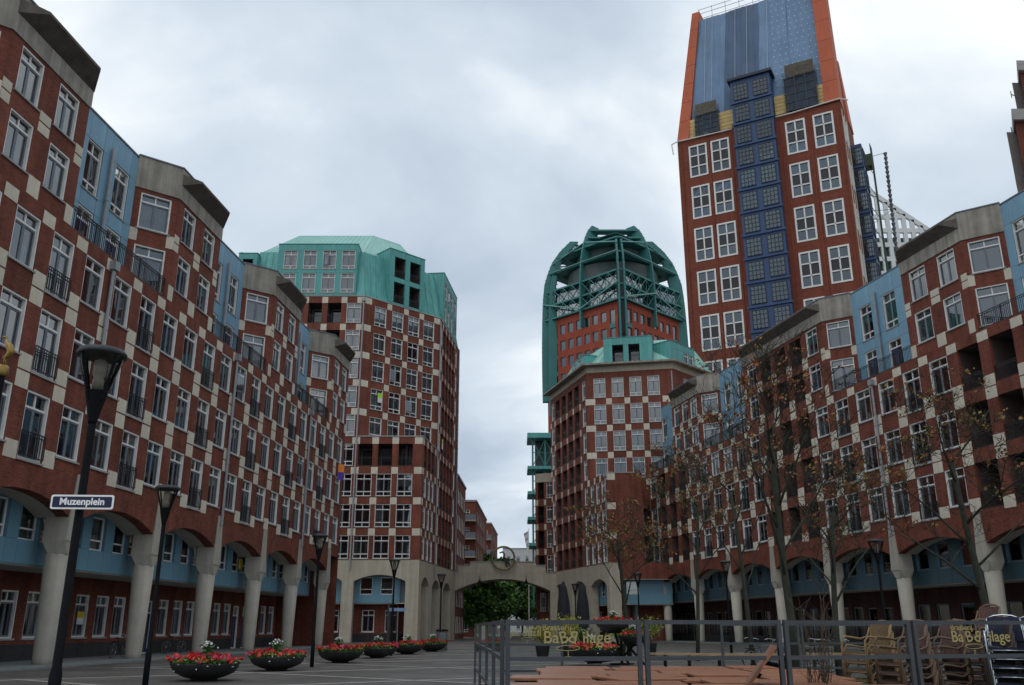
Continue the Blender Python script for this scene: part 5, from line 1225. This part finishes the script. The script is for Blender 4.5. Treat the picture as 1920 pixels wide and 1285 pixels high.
LET = [('Brasserij', 0.105, .375, .365, 0, .001, 0), ('Ba', 0.205, .333, .245, 0, .0012, 0), ('B', 0.205, .425, .245, 13, .0012, 0), ('B', 0.205, .495, .245, -13, .0012, 1), ('ilage', 0.205, .668, .245, 0, .0012, 0)]
SP = [(-0.10, 11.6), (1.63, 11.75), (3.46, 12.05), (5.30, 12.5), (7.35, 13.1), (9.4, 13.8)]
names = ['left end front glass screen with gold lettering', 'second front glass screen, in front of the leaning table', 'third front glass screen, in front of the bare shrub', 'front glass screen before the steel chair stacks with gold lettering', 'rightmost front glass screen']
for k in range(5): screen((SP[k][0] + .02, SP[k][1]), (SP[k + 1][0] - .02, SP[k + 1][1]), names[k], lettering=LET if k in (0, 3) else None)
SQ = [(-0.12, 11.7), (-0.28, 14.4), (-0.46, 17.2), (-0.68, 20.2), (-0.9, 23.2)]
for k, nm in enumerate(('nearest', 'second', 'third', 'farthest')): screen((SQ[k + 1][0], SQ[k + 1][1] - .03), (SQ[k][0], SQ[k][1] + .03), f'{nm} side screen running back from the front corner of the terrace')
screen((-0.6, 21.3), (1.15, 21.3), 'rear glass screen with reversed gold lettering seen through the front one', lettering=LET, mirror=True)
for k in range(3): screen((5.0 + k * 2.0, 22.6 + .25 * k), (6.95 + k * 2.0, 22.8 + .25 * k), ['rear glass screen in front of the round bench', 'rear glass screen in front of the parked bicycles', 'rear glass screen behind the bare shrub'][k])

# ------------------------------------------------------------------ tables
def table_mesh(w_, d_):
    b = MB(); x, y = w_ / 2, d_ / 2; e = .012
    b.hexa([(-x, -y, .70), (x, -y, .70), (x, y, .70), (-x, y, .70)], [(-x, -y, .73), (x, -y, .73), (x, y, .73), (-x, y, .73)]); b.hexa([(-x, -y, .7301), (x, -y, .7301), (x, y, .7301), (-x, y, .7301)], [(-x + e, -y + e, .74), (x - e, -y + e, .74), (x - e, y - e, .74), (-x + e, y - e, .74)])
    return b.mesh('tabletop', WOODR)
TT = {}
def cafe_table(x, y, rz, lb, w_=0.8, d_=0.8, dz=0.0):
    t_ = thing('cafe_table', lb, 'table', (x, y, 0), R(rz), 'brown café tables pushed together')
    ob('tabletop', cached(('tt', w_, d_), lambda: table_mesh(w_, d_)), t_, T(0, 0, dz))
    def leg():
        b = MB(); b.tube((0, 0, 0), (0, 0, .70), .022, n=6); b.box(-.03, .03, -.03, .03, 0, .02); return b.mesh('leg', BLACKM)
    def apron():
        b = MB()
        for s_ in (-1, 1): b.box(-w_ / 2 + .05, w_ / 2 - .05, s_ * (d_ / 2 - .07) - .012, s_ * (d_ / 2 - .07) + .012, .655, .70)
        return b.mesh('apron', BLACKM)
    lm = cached('tleg', leg); ob('apron', cached(('tap', w_, d_), apron), t_)
    for sx in (-1, 1):
        for sy in (-1, 1): ob('leg', lm, t_, T(sx * (w_ / 2 - .08), sy * (d_ / 2 - .08), 0))
rnd = random.Random(3); NTH = ['first', 'second', 'third', 'fourth', 'fifth', 'sixth', 'seventh', 'eighth']
for r_ in range(7):
    y = 12.35 + r_ * 0.93 + rnd.uniform(-.04, .04); x = 0.52 + 0.1 * r_ + rnd.uniform(-.15, .2); c_ = 0
    while x < 5.15 - (0.35 if r_ < 2 else 0):
        wd = rnd.choice((1.05, 1.05, 1.2, 0.85)); dz_ = rnd.uniform(-.018, .018)
        cafe_table(x, y + rnd.uniform(-.07, .07), rnd.uniform(-4, 4) + (14 if (r_, c_) in ((2, 1), (4, 3)) else 0), f'brown wooden café table, {NTH[c_]} from the corner post in the {NTH[r_]} row back', wd, 0.88, dz_)
        x += wd + 0.06 + rnd.uniform(-.03, .1); c_ += 1
LT = thing('leaning_tabletop', 'brown tabletop tipped up on edge among the tables', 'table', (3.1, 12.4, 0.78), R(-12))
b = MB(); M_ = Matrix.Rotation(R(-52), 4, 'Y'); b.box(-.05, .55, -.38, .38, 0, 0.04)
ob('tabletop', b.mesh('tabletop', WOODR), LT, M_)
b = MB(); b.box(.1, .16, -.3, .3, -.04, 0); b.tube((.3, 0, 0), (.45, 0, -.3), .03); ob('folded_leg', b.mesh('folded_leg', BLACKM), LT, M_)

# ------------------------------------------------------------------ stacked armchairs
CANE = {k: mat('cane_' + k, c, 0.55, 0.2, 9) for k, c in dict(honey=(0.22, 0.135, 0.058), rose=(0.135, 0.08, 0.05), brown=(0.06, 0.038, 0.03)).items()}
WEAVE = {k: mat('weave_' + k, c, 0.7, 0.3, 30, bump=.4) for k, c in dict(honey=(0.16, 0.105, 0.05), rose=(0.12, 0.065, 0.055), brown=(0.05, 0.03, 0.026), navy=(0.012, 0.016, 0.045)).items()}
CHROME = mat('chrome_tube', (0.55, 0.57, 0.60), 0.22, 0.1, 8, metal=0.95)
def chair_meshes(kind):
    fm = CHROME if kind == 'navy' else CANE[kind]; wm = WEAVE[kind]; r = 0.013 if kind == 'navy' else 0.017; d = {}
    b = MB()                                        # faces -x; arms sweep from the front leg back round to the backrest
    for s_ in (-1, 1):
        y = s_ * .27
        b.path([(-.27, y, 0), (-.26, y, .40), (-.25, y, .60), (-.19, y * 1.02, .66), (-.06, y * 1.03, .645), (.10, y, .62), (.22, y * .93, .66), (.27, y * .85, .80)], r, 6)
        b.path([(.30, y * .9, 0), (.24, y * .9, .42), (.26, y * .86, .62), (.30, y * .8, .84)], r, 6)
    b.path([(.30, -.216, .84), (.325, -.12, .88), (.33, 0, .89), (.325, .12, .88), (.30, .216, .84)], r, 6)
    for z in (.40,): b.path([(-.26, -.27, z), (-.26, .27, z)], r * .9, 5); b.path([(.24, -.25, z), (.24, .25, z)], r * .9, 5)
    d['frame'] = b.mesh('frame', fm, True)
    b = MB(); b.hexa([(-.27, -.25, .415), (.24, -.23, .40), (.24, .23, .40), (-.27, .25, .415)], [(-.27, -.25, .44), (.24, -.23, .425), (.24, .23, .425), (-.27, .25, .44)]); d['seat'] = b.mesh('seat', wm)
    b = MB(); pts = [(-.21, .0), (-.11, .03), (0, .04), (.11, .03), (.21, 0)]
    for (y0, o0), (y1, o1) in zip(pts, pts[1:]):
        b.hexa([(.245 + o0, y0, .52), (.245 + o1, y1, .52), (.26 + o1, y1, .52), (.26 + o0, y0, .52)][::-1], [(.285 + o0, y0, .86), (.285 + o1, y1, .86), (.30 + o1, y1, .86), (.30 + o0, y0, .86)][::-1])
    d['backrest'] = b.mesh('backrest', wm); return d
CM = {k: chair_meshes(k) for k in ('honey', 'rose', 'brown', 'navy')}
ORD = ['bottom', 'second', 'third', 'fourth', 'fifth', 'sixth', 'seventh', 'eighth', 'ninth', 'tenth']
def stack(x, y, rz, kind, n, nm, dz=0.128, top=None):
    rnd = random.Random(int(x * 100))
    for k in range(n):
        pos = ORD[k] if k < n - 1 else 'top'
        t_ = thing('stacked_chair', f'{pos} chair of the {nm}', 'chair', (x - 0.012 * k + rnd.uniform(-.008, .008), y + rnd.uniform(-.008, .008), 0.02 + dz * k), R(rz + rnd.uniform(-1.5, 1.5)), 'stacked café armchairs')
        for p, me in CM[kind if not (top and k == n - 1) else top].items(): ob(p, me, t_)
stack(5.55, 14.6, 18, 'honey', 6, 'honey cane stack at the left')
stack(5.72, 13.75, 14, 'rose', 6, 'rose cane stack beside the honey one')
stack(6.45, 14.2, 12, 'rose', 6, 'rose cane stack behind the fourth screen post')
stack(7.05, 13.95, 10, 'brown', 6, 'dark brown cane stack')
stack(7.55, 15.1, 14, 'rose', 8, 'rose cane stack rising highest behind the steel chairs')
stack(7.25, 13.35 + .35, 62, 'navy', 7, 'steel and navy stack right of the brown one', .12)
stack(8.15, 14.5, 62, 'navy', 7, 'steel and navy stack at the right edge', .12)
# ------------------------------------------------------------------ bare shrub between screens and tables
SH = thing('bare_shrub', 'leafless twiggy shrub rising between the screens and the tables', 'shrub', (4.15, 12.9, 0))
rnd = random.Random(77); b = MB()
for k in range(22):
    a = rnd.uniform(0, 6.28); sp_ = rnd.uniform(.1, .42); h_ = rnd.uniform(1.1, 2.0); p = Vector((.05 * math.cos(a), .05 * math.sin(a), 0)); pts = [p]
    for q in range(5): pts.append(Vector((sp_ * (q + 1) / 5 * math.cos(a) + rnd.gauss(0, .03), sp_ * (q + 1) / 5 * math.sin(a) + rnd.gauss(0, .03), h_ * (q + 1) / 5)))
    b.path(pts, [.011, .010, .008, .006, .004, .002], 4)
    for q in range(5):
        P = pts[rnd.randint(2, 5)]; d_ = Vector((rnd.gauss(0, 1), rnd.gauss(0, 1), 1.2)).normalized() * rnd.uniform(.12, .35); b.path([P, P + d_ * .5 + Vector((rnd.gauss(0, .02), rnd.gauss(0, .02), 0)), P + d_], [.004, .003, .0015], 3)
ob('twigs', b.mesh('twigs', mat('twig', (0.075, 0.055, 0.04), 0.85)), SH)

# ================================================================== bicycles
TYRE = mat('tyre', (0.012, 0.012, 0.012), 0.7); RIM = mat('rim', (0.5, 0.5, 0.5), 0.35, metal=0.8); SADDLE = mat('saddle', (0.02, 0.018, 0.016), 0.6)
def circ(c, r, n=24): return [(c[0] + r * math.cos(2 * math.pi * k / n), 0, c[1] + r * math.sin(2 * math.pi * k / n)) for k in range(n + 1)]
def bike_meshes():
    d = {}
    b = MB(); b.path(circ((0, 0), .335), .018, 6); d['tyre'] = b.mesh('tyre', TYRE, True)
    b = MB(); b.path(circ((0, 0), .31), .010, 4)
    for k in range(14): a = 2 * math.pi * k / 14; b.tube((0, (-1) ** k * .02, 0), (.31 * math.cos(a), 0, .31 * math.sin(a)), .003, n=3, caps=False)
    b.tube((0, -.04, 0), (0, .04, 0), .025); d['rim'] = b.mesh('rim', RIM)
    b = MB(); b.path([(-.05, -.27, 1.02), (.06, -.2, 1.06), (.1, 0, 1.05), (.06, .2, 1.06), (-.05, .27, 1.02)], .013, 6); b.tube((.1, 0, 1.05), (.09, 0, .9), .014); d['handlebar'] = b.mesh('handlebar', RIM)
    b = MB(); b.hexa([(-.14, -.09, 0), (.14, -.02, 0), (.14, .02, 0), (-.14, .09, 0)], [(-.13, -.08, .06), (.13, -.015, .045), (.13, .015, .045), (-.13, .08, .06)]); d['saddle'] = b.mesh('saddle', SADDLE)
    b = MB(); b.path([(-.335 * math.cos(a) * 1.12, 0, .345 + .38 * math.sin(a)) for a in [R(q) for q in range(-10, 121, 13)]], .014, 5); d['mudguard'] = b.mesh('mudguard', TYRE)
    b = MB(); b.box(-.2, .2, -.06, .06, 0, .02); b.tube((-.1, 0, 0), (-.12, 0, -.36), .008); d['rack'] = b.mesh('rack', TYRE)
    return d
BM = bike_meshes()
BCOL = [mat('bike_' + n, c, 0.4, 0.1, 6) for n, c in (('black', (.015, .015, .017)), ('blue', (.03, .07, .17)), ('silver', (.4, .42, .43)), ('green', (.03, .07, .05)), ('red', (.3, .03, .03)))]
def bike_frame(m):
    def f():
        b = MB(); bb = (0, 0, .29); st = (-.17, 0, .82); hd = (.44, 0, .80); ax = (-.53, 0, .345); fx = (.56, 0, .345)
        for p, q in ((bb, st), (bb, hd), ((-.13, 0, .66), (.455, 0, .72)), (bb, ax), (st, ax), (hd, fx), ((.43, 0, .78), (.40, 0, .95))): b.tube(p, q, .017, n=6)
        b.tube((0, -.08, .29), (.12, -.09, .2), .01); b.tube((0, .08, .29), (-.12, .09, .38), .01); return b.mesh('frame', m)
    return cached(('bf', m.name), f)
def bike(x, y, rz, c, lb, basket=False):
    t_ = thing('bicycle', lb, 'bicycle', (x, y, 0.07 if x < -12 else 0), R(rz), 'parked bicycles'); t_.rotation_euler[0] = R(5)
    ob('frame', bike_frame(BCOL[c]), t_)
    for xx in (-.53, .56):
        w_ = ob('wheel', BM['tyre'], t_, T(xx, 0, .345)); ob('rim', BM['rim'], w_)
    ob('mudguard', BM['mudguard'], t_, T(-.53, 0, 0)); ob('handlebar', BM['handlebar'], t_, T(.30, 0, 0)); ob('saddle', BM['saddle'], t_, T(-.2, 0, .86)); ob('rack', BM['rack'], t_, T(-.55, 0, .74))
    if basket:
        b = MB(); b.box(.48, .76, -.16, .16, .78, .98); ob('basket', b.mesh('basket', TYRE), t_)
desc = ['black bicycle with steel rims at the left end of the rack behind the bench', 'blue bicycle leaning beside the bench end', 'silver bicycle with a raised handlebar behind the second screen', 'green bicycle behind the third screen post', 'black bicycle under the tallest tree',
        'dark bicycle in the middle of the rack behind the shrub', 'silver bicycle behind the bare shrub', 'black bicycle left of the tan chairs with a red light', 'blue bicycle hidden behind the tan chair stack', 'black bicycle farthest right in the rack']
for k, (x, y, rz, c) in enumerate(((9.3, 37, 78, 0), (9.0, 34, 20, 1), (9.6, 33.2, 66, 2), (10.0, 34.5, 100, 3), (10.3, 32, 30, 0), (10.9, 34, 84, 0), (11.4, 33, 70, 2), (11.9, 30.6, 14, 0), (12.6, 32, 75, 1), (13.3, 33, 90, 0))):
    bike(x, y, rz, c, desc[k], k in (2, 6))
bike(-19.1, 45.9, 84, 0, 'bicycle whose wheel shows left of the second arcade column'); bike(-19.2, 53.6, 60, 0, 'bicycle with white rims behind the third arcade column')
# curved wooden bench
BN = thing('round_bench', 'curved wooden bench on dark legs behind the second glass screen', 'bench', (7.2, 27.5, 0))
rad = 3.0; a0, a1 = R(205), R(325)
for q in range(3):
    b = MB(); r0 = rad + q * .16
    for k in range(16):
        t0, t1 = a0 + (a1 - a0) * k / 16, a0 + (a1 - a0) * (k + 1) / 16
        P = lambda r_, t_, z_: (r_ * math.cos(t_), r_ * math.sin(t_) * .55 + 1.6, z_)
        b.hexa([P(r0, t0, .68), P(r0 + .14, t0, .68), P(r0 + .14, t1, .68), P(r0, t1, .68)], [P(r0, t0, .74), P(r0 + .14, t0, .74), P(r0 + .14, t1, .74), P(r0, t1, .74)])
    ob('slat', b.mesh('slat', mat('bench_wood', (0.34, 0.22, 0.13), 0.6, 0.2, 3)), BN)
for k in range(7):
    t0 = a0 + (a1 - a0) * (k + .5) / 7; b = MB(); b.tube(((rad + .2) * math.cos(t0), (rad + .2) * math.sin(t0) * .55 + 1.6, 0), ((rad + .2) * math.cos(t0), (rad + .2) * math.sin(t0) * .55 + 1.6, .68), .05); ob('leg', b.mesh('leg', BLACKM), BN)
# closed parasols, potted plants, bin, sign post
for x, y, lb in ((3.65, 66, 'closed dark parasol in front of the first stone arch right of the gate'), (5.15, 68, 'closed dark parasol in front of the second stone arch right of the gate')):
    t_ = thing('closed_parasol', lb, 'parasol', (x, y, 0), 0, 'closed parasols')
    b = MB(); b.tube((0, 0, 0), (0, 0, 4.6), .04); b.lathe([(.4, 0), (.4, .08), (.05, .1)], 14); ob('pole', b.mesh('pole', BLACKM), t_)
    b = MB(); n_ = 16
    prof = [(.12, 1.3), (.36, 1.5), (.42, 2.2), (.36, 3.2), (.22, 4.1), (.06, 4.55)]; rings = [[((r_ * (1 + .22 * (k % 2))) * math.cos(2 * math.pi * k / n_), (r_ * (1 + .22 * (k % 2))) * math.sin(2 * math.pi * k / n_), z_) for k in range(n_)] for r_, z_ in prof]
    for p, q in zip(rings, rings[1:]):
        for k in range(n_): b.face([p[k], p[(k + 1) % n_], q[(k + 1) % n_], q[k]])
    ob('canopy', b.mesh('canopy', mat('parasol_cloth', (0.012, 0.013, 0.018), 0.8)), t_)
YLF = [mat('shrub_yellow', (0.36, 0.30, 0.04), 0.6, 0.3, 5), mat('shrub_lime', (0.20, 0.24, 0.04), 0.6, 0.3, 5), FOL[0]]
for x, y, s_, mi, lb in ((1.55, 48, 1.0, 0, 'potted yellow shrub nearest the gate opening'), (2.75, 47, 1.15, 0, 'potted yellow shrub below the first closed parasol'), (3.65, 47.5, 1.0, 2, 'potted green palm below the second closed parasol'), (5.55, 49, 1.05, 1, 'potted lime shrub beside the gate-side tree'), (7.6, 52, 1.1, 1, 'potted lime shrub beside the far arcade lamp')):
    t_ = thing('potted_shrub', lb, 'potted plant', (x, y, 0), 0, 'potted shrubs'); rnd = random.Random(int(x * 50))
    b = MB(); b.lathe([(.28, 0), (.38, .62), (.4, .65), (.34, .65), (0, .6)], 18); ob('pot', b.mesh('pot', mat('dark_pot', (0.03, 0.03, 0.03), .7), True), t_)
    b = MB()
    if mi == 2:
        for _ in range(46):
            a = rnd.uniform(0, 6.28); e_ = rnd.uniform(.2, 1.2); d_ = Vector((math.cos(a) * math.cos(e_), math.sin(a) * math.cos(e_), math.sin(e_))); sd_ = Vector((-math.sin(a), math.cos(a), 0)) * .03; p0 = Vector((0, 0, .7)); p1 = p0 + d_ * .8; p2 = p0 + d_ * 1.3 - Vector((0, 0, .25))
            b.face([p0 - sd_, p0 + sd_, p1 + sd_, p1 - sd_], 0); b.face([p1 - sd_, p1 + sd_, p2], 0)
    else:
        for _ in range(900):
            v = Vector((rnd.gauss(0, .3), rnd.gauss(0, .3), rnd.gauss(0, .26))) * s_ * .85; leafquad(b, Vector((0, 0, 1.3 * s_)) + v, .06, rnd, 0 if rnd.random() < .7 else 1)
        for k in range(7): b.tube((rnd.gauss(0, .05), rnd.gauss(0, .05), .6), (rnd.gauss(0, .2), rnd.gauss(0, .2), 1.5), .012, n=4, m=2)
    o = ob('foliage', b.mesh('foliage', [YLF[mi], YLF[1], BARK] if mi != 2 else [FOL[0]]), t_); o['kind'] = 'stuff'
BI = thing('litter_bin', 'grey slatted litter bin beside the last lamp before the gate', 'bin', (-4.7, 63.2, 0))
b = MB(); b.lathe([(.36, 0), (.38, .1), (.38, 1.15), (.36, 1.17)], 20); ob('body', b.mesh('body', mat('bin_grey', (.09, .095, .10), .6), True), BI); b = MB(); b.lathe([(.40, 1.2), (.42, 1.22), (.42, 1.3), (.3, 1.34)], 20); ob('lid', b.mesh('lid', BLACKM, True), BI)
SPT = thing('sign_post', 'thin post with a pale blue name plate before the left corner block', 'sign', (-9.75, 80, 0))
b = MB(); b.tube((0, 0, 0), (0, 0, 3.1), .04); ob('post', b.mesh('post', PIPE), SPT); b = MB(); b.box(-.75, .75, -.05, -.02, 2.78, 3.05); ob('plate', b.mesh('plate', mat('plate_blue', (.22, .34, .50), .5)), SPT)
# estate agents' boards
def board(x, y, z, rz, c1, c2, lb, w_=.9, h_=1.3):
    t_ = thing('agent_board', lb, 'board', (x, y, z), rz); b = MB(); b.box(-w_ / 2, w_ / 2, 0, .03, h_ / 2, h_); ob('upper_half', b.mesh('upper_half', c1), t_); b = MB(); b.box(-w_ / 2, w_ / 2, 0, .03, 0, h_ / 2 - .003); ob('lower_half', b.mesh('lower_half', c2), t_)
LIME = mat('lime_board', (.36, .62, .03), .5); WB = mat('white_board', (.7, .7, .7), .5); ORG = mat('orange_board', (.75, .22, .02), .5); PUR = mat('purple_board', (.07, .03, .35), .5); YB = mat('yellow_board_sign', (.65, .42, .02), .5)
v = Vector(F2[0]).lerp(Vector(F2[1]), 0.235) + Vector((.69, -.72)) * .12; board(v.x, v.y, row(5) + 1.0, math.atan2(gd.y, gd.x), LIME, WB, 'lime and white agent board in a window of the left corner block', .6, 1.1)
q_ = Fs @ Vector((10.4, -.15, row(4) + .6)); board(q_.x, q_.y, q_.z, R(83), LIME, WB, 'lime and white agent board on the loggias of the left corner block', .6, 1.2)
q_ = FL @ Vector((SL(15.2), -.45, 13.0)); board(q_.x, q_.y, q_.z, R(30), ORG, PUR, 'orange and purple agent board at the end of the left wing', .5, 1.3)
for s_, z_ in ((3.4, 1.6), (8.9, 5.0)):
    q_ = FL @ Vector((SL(s_), 3.9 if z_ < 4 else 1.33, z_)); board(q_.x, q_.y, q_.z, R(84.6), YB, WB if z_ < 4 else YB, 'yellow notice in a ground floor window of the left arcade' if z_ < 4 else 'yellow notice in an upper arcade window on the left', .55, .6)
